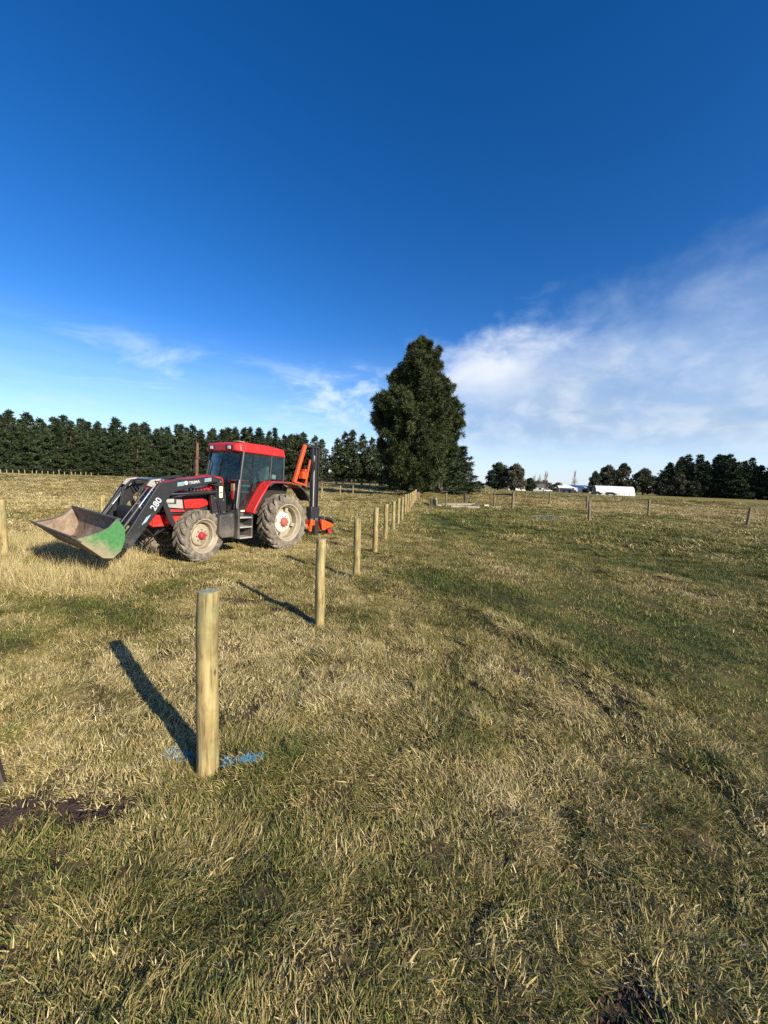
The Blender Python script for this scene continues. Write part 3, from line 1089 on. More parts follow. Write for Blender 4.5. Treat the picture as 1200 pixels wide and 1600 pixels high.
def broad_parts(h, w, seed, nblob, leaves, leaf, trunk_h=0.25, squash=1.0):
    """broadleaf crown: many leaf clumps filling an uneven rounded envelope"""
    g = np.random.default_rng(seed)
    pr = random.Random(seed)
    tb = MB()
    tb.tube([(0, 0, -0.3), (0.1, 0, h * trunk_h), (0, 0.1, h * 0.6)], [w * 0.045, w * 0.035, w * 0.012], 8)
    Cs, Ds, T = [], [], []
    for i in range(nblob):
        u = pr.random()
        z = h * (trunk_h * 0.8 + (1 - trunk_h * 0.8) * u)
        env = math.sin(min(1, 0.16 + u * 0.92) * math.pi) ** 0.55
        a = pr.uniform(0, 6.283)
        rr = w / 2 * env * math.sqrt(pr.uniform(0.05, 1)) * pr.uniform(0.82, 1.08)
        c = np.array([math.cos(a) * rr, math.sin(a) * rr, z * pr.uniform(0.93, 1.02)])
        br = w * pr.uniform(0.08, 0.15)
        if rr > w * 0.15:
            tb.tube([(0, 0, max(h * trunk_h, z * 0.6)), tuple(c)], [w * 0.014, w * 0.004], 4, False)
        d = g.normal(0, 1, (leaves, 3))
        d /= np.linalg.norm(d, axis=1, keepdims=True)
        Cs.append(c + d * br * g.uniform(0.45, 1.0, (leaves, 1)) * np.array([1, 1, 0.8 * squash]))
        Ds.append(d * 0.8 + g.normal(0, 0.6, (leaves, 3)))
        T.append(np.clip(pr.uniform(0.2, 0.8) + g.normal(0, 0.17, leaves), 0, 1))
    C, D = np.concatenate(Cs), np.concatenate(Ds)
    V, F = diamonds(C, D, leaf * g.uniform(0.6, 1.3, len(C)), leaf * g.uniform(0.35, 0.7, len(C)), g)
    me = mesh_np('crown', V, F)
    fattr(me, 'rnd', np.repeat(np.concatenate(T), 4))
    return tb, me


def tree(name, parts, needle, loc, label, cat, group=None, rz=0.0, bark=M_BARK):
    r = empty(name, loc, rz)
    tag(r, label, cat, group)
    tb, me = parts
    tb.build('trunk', bark, r, 0, 40)
    link('crown', me, needle, r)
    return r


# the big pine at the end of the post line
def big_profile(t, a):
    lf = np.interp(t, [0, 0.12, 0.22, 0.33, 0.40, 0.50, 0.57, 0.62, 0.68, 0.78, 0.88, 1.0], [3.6, 4.4, 4.8, 5.7, 5.8, 7.4, 6.8, 5.5, 4.9, 3.4, 1.9, 0.5])
    rt = np.interp(t, [0, 0.12, 0.22, 0.33, 0.40, 0.47, 0.53, 0.58, 0.68, 0.80, 0.92, 1.0], [4.0, 5.2, 5.5, 5.8, 5.8, 7.2, 6.2, 5.0, 4.6, 3.9, 2.4, 0.6])
    w = 0.5 + 0.5 * math.cos(a)
    k = vnoise(np.array([a * 1.9]), np.array([t * 11.0]), 77)[0] + 0.6 * vnoise(np.array([a * 4.1]), np.array([t * 23.0]), 78)[0]
    return (lf * (1 - w) + rt * w) * (0.86 + 0.50 * k)


BIGX, BIGY = 3.92, 53.8
big = tree('pine_tree', pine_parts(23.3, big_profile, 9, 27, 6, 1.30, 0.62, 18, 0.05, 0.62,
                                   [(-3.1, 0.5, 10, 18.8, 0.45), (1.9, -0.5, 12, 21.4, 0.5), (-1.3, -1.5, 12, 20.6, 0.5), (0.4, -2.2, 4, 20.5, 0.6), (-2.0, -2.6, 3, 15.5, 0.6), (2.6, -2.4, 3, 15.0, 0.6), (3.6, -1.0, 8, 18.0, 0.5), (-5.2, 0.3, 9, 15.4, 0.4), (5.6, 0.2, 7, 14.6, 0.4)], 5, (0.40, 0.86), (0.085, 0.16), 150),
           M_PINE, (BIGX, BIGY, hz(BIGX, BIGY) - 0.1), 'tall bushy dark green pine at the far end of the new post line', 'pine tree')
big.scale = (0.90, 0.90, 0.90)

# pines in a row behind the big one
PROT = []
for i in range(7):
    hh = (18.6, 19.5, 17.8, 20.4, 18.2, 19.9, 19.0)[i]
    k = (1.0, 0.86, 1.12, 0.92, 1.05, 0.98, 0.9)[i]

    def prof(t, a, k=k, i=i):
        b = np.interp(t, [0, 0.12, 0.3, 0.55, 0.72, 0.80, 0.88, 0.95, 1.0], [3.2, 3.8, 3.8, 3.2, 2.2, 1.3, 0.65, 0.4, 0.2])
        return b * k * (1 + 0.22 * math.sin(3 * a + i + 8 * t) + 0.18 * math.sin(2 * a - 19 * t + 2 * i))
    PROT.append((hh, pine_parts(hh, prof, 40 + i, 26, 6, 0.62, 0.85, 8, (0.03, 0.04, 0.05, 0.03, 0.06, 0.04, 0.05)[i], 0.34)))
PMESH = []
for hh, (tb, me) in PROT:
    o = tb.build('trunk', M_BARK, None, 0, 40)
    tm_ = o.data
    bpy.data.objects.remove(o)
    me.materials.append(M_PINEBLUE)
    PMESH.append((hh, tm_, me))


def belt_tree(x, y, h, label, group, i, wide=1.0, cat='pine tree', name='pine_tree'):
    hh, t_, c_ = PMESH[i % len(PMESH)]
    r = empty(name, (x, y, hz(x, y) - 0.1), random.uniform(0, 6.28))
    s = h / hh
    r.scale = (s * wide, s * wide, s)
    tag(r, label, cat, group)
    link('trunk', t_, None, r)
    link('crown', c_, None, r)
    return r


def along(pts, step, jitter=0.3):
    out = []
    d = 0.0
    nxt = 0.0
    for (x0, y0), (x1, y1) in zip(pts, pts[1:]):
        L = math.hypot(x1 - x0, y1 - y0)
        while nxt <= d + L:
            t = (nxt - d) / L
            out.append((x0 + (x1 - x0) * t + random.uniform(-jitter, jitter), y0 + (y1 - y0) * t + random.uniform(-jitter, jitter)))
            nxt += step
        d += L
    return out


LEFT = [(-172, 96), (-128, 119), (-84, 151), (-32, 157)]
n_ = 0
for row, (dx, dy, dh) in enumerate(((0, 0, -0.3), (-2.6, 5.0, 0.6), (-5.0, 10.0, 1.0))):
    for x, y in along([(a + dx, b + dy) for a, b in LEFT], (3.7, 4.3, 5.0)[row], 1.0):
        d = math.hypot(x, y)
        h = float(np.interp(y, [95, 119, 151, 160], [17.8, 18.0, 19.2, 19.8])) + dh + random.choice((-3.2, -2.2, -1.4, -0.6, 0, 0.5, 1.0, 1.7))
        belt_tree(x, y, h, 'dark green pine in the dense shelterbelt along the far left edge of the field', 'shelterbelt pines on the far left', random.randrange(7),
                  random.uniform(1.05, 1.5))
GAP = [(-28.5, 154, 18.6, 'first pine left of the gap of sky beside the implement mast'), (-25.0, 150, 17.0, 'short pine whose top stands just right of the implement mast'),
       (-19.0, 150, 17.6, 'pine at the left end of the row with bare trunks behind the tractor'),
       (-16.4, 151, 20.2, 'slender tall pine, second from left in the row with bare trunks'),
       (-13.2, 150, 20.9, 'tallest pointed pine of the row with bare trunks behind the post line'),
       (-9.2, 151, 19.6, 'broad pine in the middle of the row with bare trunks'),
       (-5.8, 150, 18.3, 'lower pine right of the middle in the row with bare trunks'),
       (-2.2, 152, 18.6, 'pine in the row with bare trunks, partly behind the big pine'),
       (1.8, 150, 15.5, 'short pine almost hidden behind the left side of the big pine')]
# these carry their crowns higher so that the field shows between the trunks
HIGH = []
for i in range(3):
    def prof2(t, a, i=i):
        b = np.interp(t, [0, 0.16, 0.34, 0.55, 0.74, 0.85, 0.93, 1.0], [1.5, 3.9, 3.8, 3.0, 1.9, 1.2, 0.8, 0.3])
        return b * (1 + 0.22 * math.sin(3 * a + i + 8 * t))
    tb, me = pine_parts(19.5, prof2, 70 + i, 25, 6, 0.6, 0.85, 8, 0.15, 0.34)
    o = tb.build('trunk', M_BARK, None, 0, 40)
    tm_ = o.data
    bpy.data.objects.remove(o)
    me.materials.append(M_PINE)
    HIGH.append((tm_, me))
for i, (x, y, h, lab) in enumerate(GAP):
    t_, c_ = HIGH[i % 3]
    r = empty('pine_tree', (x, y, hz(x, y) - 0.1), i * 1.9)
    s = h / 19.5
    r.scale = (s * 1.22, s * 1.22, s)
    tag(r, lab, 'pine tree', 'row of pines with bare trunks')
    link('trunk', t_, None, r)
    link('crown', c_, None, r)
BEHIND = [(9.9, 68, 9.3, 'low olive green pine touching the right foot of the big pine'), (14.6, 74, 9.2, 'pine with a feathery right edge, second behind the big pine on its right'),
          (12.5, 86, 12.5, 'pine third back in the row behind the big pine'), (16.0, 96, 13.0, 'pine fourth back in the row behind the big pine'),
          (18.5, 108, 14.0, 'pine at the back of the row behind the big pine'), (2.0, 84, 11.0, 'pine hidden behind the trunk of the big pine'),
          (7.5, 100, 13.0, 'pine deep behind the middle of the big pine')]
BEHIND += [(6.0, 88, 19.5, 'tall pine added for shade, hidden directly behind the big pine'), (9.0, 96, 20, 'tall pine added for shade, hidden behind the right half of the big pine'),  # unseen tall pines added to widen the shade left of the big pine
           (10.5, 112, 21, 'far pine added for shade, hidden behind the big pine'), (13.0, 128, 20.5, 'pine added for shade, hidden deep in the row behind the big pine'),
           (8.0, 124, 20, 'pine added for shade, hidden at the back behind the big pine'), (15.0, 142, 21, 'last pine added for shade, hidden in the row behind the big pine'), (4.5, 108, 19, 'pine added for shade, hidden behind the left half of the big pine')]
for i, (x, y, h, lab) in enumerate(BEHIND):
    belt_tree(x, y, h, lab, 'pines behind the big pine', i + 2, 2.1 if i < 2 else 1.7 if i < 7 else 1.15)
# right hand side: pines, dark and close
RIGHT = [(166, 226), (193, 206), (216, 190), (262, 160)]
for row, (dx, dy) in enumerate(((0, 0), (4, 7))):
    for x, y in along([(a + dx, b + dy) for a, b in RIGHT], 4.3, 1.3):
        h = 22.0 + random.choice((-4, -2.6, -1.2, 0, 0.9, 1.8))
        belt_tree(x, y, h, 'dark pine in the shelterbelt on the far right of the paddock', 'shelterbelt pines on the far right', random.randrange(7), random.uniform(1.2, 1.7))
# gums and other broadleaf trees
BROAD = {}
for key, args in (('gum', (16.0, 13.0, 81, 95, 130, 0.85, 0.14)), ('gum2', (15.0, 11.0, 82, 85, 130, 0.85, 0.12)), ('bush', (4.0, 5.0, 83, 34, 80, 0.5, 0.04)),
                  ('cone', (8.0, 5.2, 84, 60, 100, 0.6, 0.05))):
    tb, me = broad_parts(*args)
    o = tb.build('trunk', M_BARK, None, 0, 40)
    tm_ = o.data
    bpy.data.objects.remove(o)
    BROAD[key] = (args[0], args[1], tm_, me)


def broad_tree(key, x, y, h, w, material, label, cat='tree', name='gum_tree', group=None, rz=0.0):
    hh, ww, t_, c_ = BROAD[key]
    r = empty(name, (x, y, hz(x, y) - 0.1), rz)
    r.scale = (w / ww, w / ww, h / hh)
    tag(r, label, cat, group)
    if material.name not in [m.name for m in c_.materials if m]:
        c2 = c_ if not c_.materials else c_.copy()
        c2.materials.clear()
        c2.materials.append(material)
    else:
        c2 = c_
    link('trunk', t_, None, r)
    link('crown', c2, None, r)
    return r


broad_tree('gum', 55.5, 190, 13.6, 12.0, M_PINEBLUE, 'dark flat topped tree, left of the pair in the middle distance', name='macrocarpa_tree', rz=0.4)
broad_tree('gum', 62.0, 184, 13.0, 10.2, M_GREYGUM, 'grey brown rounded gum tree, right of the pair in the middle distance', rz=2.0)
broad_tree('cone', 74.5, 198, 6.6, 5.4, M_PINEBLUE, 'small dark round evergreen just right of the paired trees', name='evergreen_tree')
GUMS = [(127, 234, 13.5, 7.0, 'gum', 1.0, 'thin gum at the left end of the clump behind the white barn'), (137, 238, 17.6, 13, 'gum', 2.2, 'tall dark gum directly behind the white barn roof'),
        (145, 236, 18.0, 13, 'gum2', 0.3, 'tallest rounded gum behind the right half of the white barn'), (154, 230, 16.0, 13, 'gum', 4.0, 'gum rising beyond the right end of the white barn'),
        (161, 224, 12.5, 10, 'gum2', 1.4, 'lower olive gum to the right of the white barn'), (167, 220, 13.6, 10, 'gum', 5.1, 'gum between the barn clump and the dark pines'),
        (173, 216, 10.5, 9, 'gum2', 3.0, 'low gum at the left foot of the dark pines on the right')]
for x, y, h, w, k, rz_, lab in GUMS:
    broad_tree(k, x, y, h, w, M_GUM, lab, group='gums behind the white barn', rz=rz_)
BUSH = [(58, 240, 4.2, 10, 'low dark hedge bush left of the paired trees'), (50, 246, 5.0, 12, 'dark shrub seen under the left tree of the pair'), (92, 262, 4.4, 9, 'brown bush left of the low house'),
        (104, 280, 7.5, 12, 'bare brown bush right of the low house'), (113, 286, 6.6, 11, 'rounded brown bush near the sheds'), (120, 290, 7.4, 11, 'taller brown bush behind the sheds'),
        (84, 275, 5, 9, 'brownish scrub beneath the bare poplars'), (131, 292, 6.0, 12, 'scrub behind the left shed roof')]
for i, (x, y, h, w, lab) in enumerate(BUSH):
    broad_tree('bush', x, y, h, w, M_GREYGUM if i > 1 else M_PINEBLUE, lab, 'bush', 'bush', 'far bushes', i * 1.1)

for i in range(13):
    broad_tree('bush', -72 + 8.4 * i, 262 + random.uniform(-3, 3), random.uniform(4.2, 5.4), 12.5, M_PINEBLUE, 'low dark hedge on the horizon, seen between the bare pine trunks', 'hedge', 'hedge_bush',
               'far hedge behind the pines with bare trunks', i * 0.9)


def bare_tree(name, x, y, h, w, seed, label, group=None, nb=26):
    pr = random.Random(seed)
    r = empty(name, (x, y, hz(x, y) - 0.1))
    tag(r, label, 'bare tree', group)
    MB().tube([(0, 0, -0.2), (0, 0, h * 0.5), (0.1, 0, h)], [0.26, 0.15, 0.03], 6).build('trunk', M_BARE, r)
    b = MB()
    for i in range(nb):
        z = h * pr.uniform(0.08, 0.8)
        a = pr.uniform(0, 6.28)
        q = w * pr.uniform(0.2, 0.5) * (1.1 - z / h)
        L = h * pr.uniform(0.2, 0.38)
        p1 = (math.cos(a) * q, math.sin(a) * q, z + L * 0.45)
        p2 = (math.cos(a) * q * 1.25, math.sin(a) * q * 1.25, min(h, z + L))
        b.tube([(0, 0, z), p1, p2], [0.09, 0.06, 0.02], 4, False)
        for j in range(3):
            b.tube([p1, (p1[0] + pr.uniform(-.6, .6), p1[1] + pr.uniform(-.6, .6), p1[2] + L * 0.5)], [0.045, 0.015], 3, False)
    b.build('crown', M_BARE, r, 0, 0)
    return r


bare_tree('poplar_tree', 101, 262, 10, 4.0, 1, 'leftmost of the bare pinkish poplars beyond the paddock', 'bare poplars')
bare_tree('poplar_tree', 104.5, 262, 11, 4.0, 2, 'middle bare poplar of the group beyond the paddock', 'bare poplars')
bare_tree('poplar_tree', 108, 260, 13, 4.5, 3, 'tallest bare poplar, at the right of its group', 'bare poplars', 36)
bare_tree('poplar_tree', 147, 300, 15.5, 5, 4, 'single bare poplar standing above the left white shed', None, 44)

# ------------------------------------------------------------------ posts
ORD = ['nearest', 'second', 'third', 'fourth', 'fifth', 'sixth', 'seventh', 'eighth', 'ninth', 'tenth', 'eleventh', 'twelfth', 'thirteenth', 'fourteenth', 'fifteenth', 'sixteenth']


def post_mesh(h, r, seed, bury=0.25, sides=22, taper=0.94, flat=False):
    g = random.Random(seed)
    b = MB()
    vs_ = []
    rings = 12
    ph = g.uniform(0, 6.28)
    for i in range(rings + 1):
        z = -bury + (h + bury) * i / rings
        k = r * (1 + (taper - 1) * i / rings) * (1 + 0.02 * math.sin(i * 1.3 + ph))
        cx, cy = 0.006 * math.sin(i * 0.5 + ph), 0.006 * math.cos(i * 0.4 + ph)
        if i == rings:
            ring2 = [(cx + k * math.cos(a) * (1 + .03 * math.sin(3 * a + ph)), cy + k * math.sin(a), z - 0.008) for a in [2 * math.pi * q / sides for q in range(sides)]]
            vs_ += ring2
            k *= 0.93
            z = h + 0.0
        vs_ += [(cx + k * math.cos(a) * (1 + .03 * math.sin(3 * a + ph)), cy + k * math.sin(a) * (1 + .03 * math.sin(2 * a)), z + (0.003 * math.cos(a + ph) if i == rings else 0))
                for a in [2 * math.pi * q / sides for q in range(sides)]]
    nr = rings + 2
    fs_ = []
    for i in range(nr - 1):
        for q in range(sides):
            q2 = (q + 1) % sides
            fs_.append((i * sides + q, i * sides + q2, (i + 1) * sides + q2, (i + 1) * sides + q))
    b._add(vs_, fs_)
    b.mi = 1
    b._add([vs_[(nr - 1) * sides + q] for q in range(sides)], [tuple(range(sides))])
    return b


def post(name, x, y, h, r, seed, material, label, cat='fence post', group=None, lean=(0, 0), sides=22):
    o = post_mesh(h, r, seed, sides=sides).build(name, [material, M_POSTEND if material is M_POST else material], None, 0, 40)
    o.location = (x, y, hz(x, y))
    o.rotation_euler = (lean[1], lean[0], random.Random(seed).uniform(0, 6.28))
    return tag(o, label, cat, group)


LINE = [(-1.133, 2.455), (-0.845, 5.233), (-0.522, 7.756), (-0.211, 10.39), (0.078, 13.13), (0.39, 15.5), (0.67, 17.9), (0.96, 20.3), (1.25, 22.8), (1.54, 25.3),
        (1.85, 28.0), (2.16, 30.7), (2.46, 33.4), (2.75, 36.0), (3.06, 38.7), (3.37, 41.4)]
for i, (x, y) in enumerate(LINE):
    lab = ('pale round timber post nearest the camera, with blue paint on the grass at its foot' if i == 0 else
           '%s post from the camera in the new line of pale round posts' % ORD[i] if i < 15 else 'farthest post of the new line, just before the big pine')
    post('fence_post', x, y, 1.235 + random.uniform(-0.02, 0.02), 0.071 + random.uniform(-0.003, 0.003), 200 + i, M_POST, lab, group='new line of pale round posts',
         lean=(random.uniform(-.008, .008), random.uniform(-.008, .008)))
post('fence_post', -8.35, 8.35, 1.24, 0.075, 301, M_POST, 'thick pale post cut by the left edge of the picture', lean=(0.01, 0))
post('fence_post', -8.75, 11.9, 1.24, 0.072, 302, M_POST, 'pale post standing directly behind the loader bucket')
for i, (x, y) in enumerate(((-6.15, 37.5), (-5.4, 46.5), (-4.35, 52.5))):
    post('fence_post', x, y, 1.25, 0.075, 310 + i, M_POST, ('left', 'middle', 'right')[i] + ' one of three pale posts in front of the shade under the pines', group='posts before the shaded ground', sides=14)
OLD = [(23.6, 24.9, 1.28, 0.085, 0.09, 'grey leaning post farthest to the right in the paddock'), (22.1, 32.1, 1.32, 0.085, 0.01, 'upright grey post, second from the right in the paddock'),
       (12.6, 23.5, 1.30, 0.085, 0.14, 'grey post that leans to the right, below the white barn'), (20.3, 38.5, 1.35, 0.10, 0.0, 'stout grey post just left of the leaning one'),
       (19.4, 45.2, 1.50, 0.10, 0.0, 'slim grey post between the timber hurdle and the stout post'), (19.1, 52.1, 1.48, 0.10, 0.0, 'grey post right behind the timber hurdle'),
       (5.2, 32.4, 1.24, 0.075, 0.0, 'pale post at the left end of the fallen logs'), (9.0, 43.0, 1.05, 0.17, -0.05, 'dark rotten post stub behind the fallen logs')]
for i, (x, y, h, r, ln, lab) in enumerate(OLD):
    post('fence_post', x, y, h, r, 330 + i, M_DARKWOOD if i == 7 else M_OLDWOOD, lab, group='old posts in the paddock', lean=(ln, random.uniform(-.03, .03)), sides=14)
for i in range(20):
    t = i / 19
    x, y = 22.2 + 2.2 * t, 77 + 80 * t ** 1.15
    post('fence_post', x, y, 1.3, 0.09, 360 + i, M_PALEOLD, 'pale post of the old fence receding beyond the timber hurdle', group='old fence receding to the pines', sides=8)
for i in range(17):
    t = i / 16
    x, y = -112.5 + 18.5 * t + (0.5 if i in (5, 12) else 0), 112.5 + 10.5 * t
    post('fence_post', x, y, 1.05 if i != 10 else 1.6, 0.12, 390 + i, M_PALEOLD, 'small pale post in front of the shelterbelt on the far left', group='pale posts before the left shelterbelt', sides=8)
for i in range(9):
    x = -27 + 3.9 * i
    post('fence_post', x, 143 + random.uniform(-1, 1), 1.4, 0.12, 420 + i, M_OLDWOOD, 'post of the fence in front of the pines with bare trunks', group='fence before the pines with bare trunks', sides=8)
b = MB()
b.bar((-28, 143, 1.15 + hz(-28, 143)), (5, 143, 1.15 + hz(5, 143)), 0.06, 0.10, (0, 0, 1))
tag(b.build('fence_rail', M_DARKWOOD), 'dark top rail of the fence before the pines with bare trunks', 'fence rail')
o = MB()
pz = [(19.1, 52.1, 1.25), (19.4, 45.2, 1.2), (20.3, 38.5, 1.05)]
for (x0, y0, z0), (x1, y1, z1) in zip(pz, pz[1:]):
    m = ((x0 + x1) / 2 + 0.1, (y0 + y1) / 2, (z0 + z1) / 2 - 0.08)
    o.tube([(x0, y0, z0 + hz(x0, y0)), (m[0], m[1], m[2]), (x1, y1, z1 + hz(x1, y1))], 0.018, 5)
tag(o.build('fence_tape', M_TAPE), 'white tape strung between the grey posts right of the timber hurdle', 'fence tape')

# dark stake that leans in at the left edge
o = MB().box(-0.035, 0.035, -0.03, 0.03, -0.2, 0.62).build('timber_stake', M_DARKWOOD, None, 0.004)
o.location = (-2.335, 2.245, hz(-2.3, 2.25))
o.rotation_euler = (R(4), R(-9), 0.6)
tag(o, 'dark square stake cut off by the left edge above the dug soil', 'stake')

# timber hurdle: two posts and a dark rail
fr = empty('timber_hurdle', (10.1, 35.3, hz(10.1, 35.3)))
tag(fr, 'pair of old timber posts joined by a dark top rail, right of the fallen logs', 'timber hurdle')
p0 = post_mesh(1.34, 0.10, 450, sides=14).build('post', [M_OLDWOOD, M_OLDWOOD], fr, 0, 40)
p1 = post_mesh(1.55, 0.11, 451, sides=14).build('post', [M_OLDWOOD, M_OLDWOOD], fr, 0, 40)
p1.location = (1.32, -1.1, 0)
MB().tube([(-0.15, 0.10, 1.24), (1.40, -1.06, 1.26)], 0.075, 10).build('rail', M_DARKWOOD, fr)
MB().tube([(0.05, -0.02, 0.95), (1.2, -1.05, 0.45)], 0.012, 5).build('brace_wire', M_OLDWOOD, fr)


def log(name, p, ang, L, r, seed, label, m=M_LOG, tip=None):
    g = random.Random(seed)
    pts = [(L * (t - 0.5), 0.03 * math.sin(4 * t + seed), r * 0.8 + (0.0 if tip is None else tip * t)) for t in [i / 6 for i in range(7)]]
    o = MB().tube(pts, [r * g.uniform(0.9, 1.08) for _ in pts], 12).build(name, m, None, 0.01)
    o.location = (p[0], p[1], hz(*p))
    o.rotation_euler = (0, 0, ang)
    return tag(o, label, 'log')


log('fallen_log', (6.75, 34.6), 0.06, 3.1, 0.125, 1, 'pale fallen log, the rear of two lying in the paddock', tip=0.12)
log('fallen_log', (6.75, 32.0), 0.03, 2.4, 0.12, 2, 'pale fallen log lying in front of the other log')
log('fallen_log', (8.1, 34.0), 0.5, 0.75, 0.10, 3, 'short dark log end sticking up at the right of the fallen logs', M_DARKWOOD, 0.32)
log('fallen_log', (9.35, 35.3), 0.2, 0.5, 0.17, 4, 'short white log stub beside the timber hurdle')
log('fallen_log', (4.75, 33.6), 0.3, 0.55, 0.09, 5, 'small broken log pieces left of the pale post')
# stump with a pale face
st = empty('tree_stump', (4.3, 33.4, hz(4.3, 33.4)))
tag(st, 'cut stump with dark left side and pale chip on top, near the fallen logs', 'tree stump')
MB().tube([(0.1, 0, -0.1), (0.1, 0, 0.3), (0.12, 0, 0.62)], [0.30, 0.25, 0.22], 12).build('trunk_base', M_OLDWOOD, st, 0.01)
MB().box(-0.30, -0.12, -0.16, 0.16, -0.05, 0.55).build('bark_slab', M_DARKWOOD, st, 0.02)
MB().tube([(0.16, 0, 0.6), (0.2, 0.02, 0.78)], [0.10, 0.07], 8).build('chip', M_LOG, st)
o = MB().tube([(0, 0, -0.1), (0.03, 0, 0.4), (0.0, 0.05, 0.72)], [0.42, 0.36, 0.33], 12).build('tree_stump', plain('reddish_stump_wood', (0.17, 0.095, 0.065), 0.85, 0, 0.25), None, 0.02)
o.location = (4.05, 48.2, hz(4.05, 48.2))
tag(o, 'reddish stump at the foot of the big pine, behind the end of the post line', 'tree stump')
# broken branch hanging at the right foot of the pine
b = MB()
b.tube([(8.0, 57, 1.7), (7.9, 56.5, 1.0), (8.3, 56, 0.45), (9.3, 56, 0.5)], [0.13, 0.16, 0.14, 0.04], 8)
b.tube([(7.9, 56.5, 1.0), (7.7, 56.4, 0.0)], [0.07, 0.06], 6)
o = b.build('fallen_branch', M_DARKWOOD)
o.location.z = hz(8.2, 56.3)
tag(o, 'dark broken branch propped on the ground right of the big pine', 'branch')

# heap of grey twigs in the paddock
b = MB()
g = random.Random(3)
for i in range(150):
    a = g.uniform(0, 6.28)
    r0 = 0.75 * math.sqrt(g.random())
    x, y = r0 * math.cos(a) * 1.1, r0 * math.sin(a) * 0.7
    z = 0.26 * (1 - r0 / 0.85) * g.random()
    d = g.uniform(0, 6.28)
    L = g.uniform(0.2, 0.6)
    b.tube([(x, y, z), (x + math.cos(d) * L / 2, y + math.sin(d) * L / 2, z + g.uniform(-.02, .10)), (x + math.cos(d) * L, y + math.sin(d) * L, z + g.uniform(-.04, .12))], [0.008, 0.007, 0.003], 4, False)
o = b.build('twig_heap', M_TWIG, None, 0, 0)
o.location = (10.6, 24.8, hz(10.6, 24.8))
tag(o, 'low heap of grey twigs lying in the paddock left of the leaning post', 'twig heap')


# ------------------------------------------------------------------ dug soil and blue marks
def clods(x, y, rx, ry, rot, seed, hgt, n=34, sc=1.0):
    """a low heap of broken soil: displaced mound with crumbs on it, one mesh"""
    g = np.random.default_rng(seed)
    m = 60
    u, v = np.meshgrid(np.linspace(-1.15, 1.15, m), np.linspace(-1.15, 1.15, m))
    u, v = u.ravel(), v.ravel()
    c, s = math.cos(rot), math.sin(rot)
    X, Y = u * rx * c - v * ry * s, u * rx * s + v * ry * c
    rr = np.sqrt(u * u + v * v) * (1 + 0.45 * fbm(u * 1.7 + seed, v * 1.7, seed, 2))
    Z = height(X + x, Y + y) + hgt * (1 - sstep(rr, 0.3, 1.05)) + sc * (0.010 * fbm(X / 0.11 + 3, Y / 0.09, seed + 3, 2) + 0.007 * g.normal(0, 1, len(X)) * (fbm(X / 0.07, Y / 0.07, seed + 9, 2) > 0.02)) * (rr < 1.1) - 0.05 * sstep(rr, 0.85, 1.15) - 0.004
    i = np.arange(m * m).reshape(m, m)
    F = np.stack([i[:-1, :-1], i[:-1, 1:], i[1:, 1:], i[1:, :-1]], -1).reshape(-1, 4)
    V = [np.stack([X + x, Y + y, Z], 1)]
    F = [F]
    nb_ = m * m
    for q in range(n * 5):                    # loose crumbs, some thrown into the grass around
        a, d = g.uniform(0, 6.283), g.uniform(0, 1.35) ** 0.7
        ex, ey = math.cos(a) * d * rx, math.sin(a) * d * ry
        ex, ey = ex * c - ey * s + x, ex * s + ey * c + y
        rr_ = g.uniform(0.003, 0.006) if q % 9 else g.uniform(0.008, 0.015) * (1.2 if d < 1 else 0.7)
        o6 = np.array([[1, 0, 0], [0, 1, 0], [-1, 0, 0], [0, -1, 0], [0, 0, 0.8], [0, 0, -0.8]]) * rr_ * g.uniform(0.6, 1.3, (6, 1))
        V.append(o6 @ np.array([[math.cos(a), math.sin(a), 0], [-math.sin(a), math.cos(a), 0], [0, 0, 1]]) + np.array([ex, ey, hz(ex, ey) + hgt * max(0, 1 - d) + 0.012]))
        F.append(np.array([[0, 1, 4, 4], [1, 2, 4, 4], [2, 3, 4, 4], [3, 0, 4, 4], [1, 0, 5, 5], [2, 1, 5, 5], [3, 2, 5, 5], [0, 3, 5, 5]]) + nb_)
        nb_ += 6
    V, F = np.concatenate(V), np.concatenate(F)
    tri = np.concatenate([F[:, [0, 1, 2]], F[:m * m - 2 * m + 1, [0, 2, 3]]])
    me = mesh_np('soil_patch', V, tri, False)
    o = link('soil_patch', me, M_SOIL)
    tag(o, kind='structure')


for k, (cx, cy, rx, ry, ro) in enumerate(SOIL):
    clods(cx, cy, rx * 1.05, ry * 1.1, ro, k + 5, 0.022 if k != 2 else 0.04)

C_BLUE = collection('blue_blades')
family('blue', 4, C_BLUE, n=55, rad=0.045, l0=0.04, l1=0.11, inc0=20, inc1=75, width=0.0055, spread=1.2, curl=0.5, seed=1200, material=M_BLUE, segs=3)


def blue(x0, y0, x1, y1, n, w, s, label):
    t = (np.arange(n) + RNG.uniform(0, 0.8, n)) / n
    x = x0 + (x1 - x0) * t + RNG.normal(0, w, n)
    y = y0 + (y1 - y0) * t + RNG.normal(0, w, n)
    o = grow('blue_paint_mark', x, y, s, C_BLUE, 0.9, 0.0)
    tag(o, label, 'paint mark', 'blue marks on the grass at the posts')


blue(-1.05, 2.50, -0.79, 2.53, 13, 0.008, 0.50, 'bright blue paint streak on the grass right of the nearest post')
blue(-1.50, 2.59, -1.27, 2.56, 14, 0.012, 0.58, 'blue paint streak on the grass left of the nearest post')
blue(-1.10, 5.42, -0.92, 5.26, 6, 0.02, 0.6, 'faint blue paint mark in the grass left of the second post')
blue(-0.80, 7.88, -0.62, 7.80, 4, 0.02, 0.7, 'faint blue paint mark in the grass left of the third post')

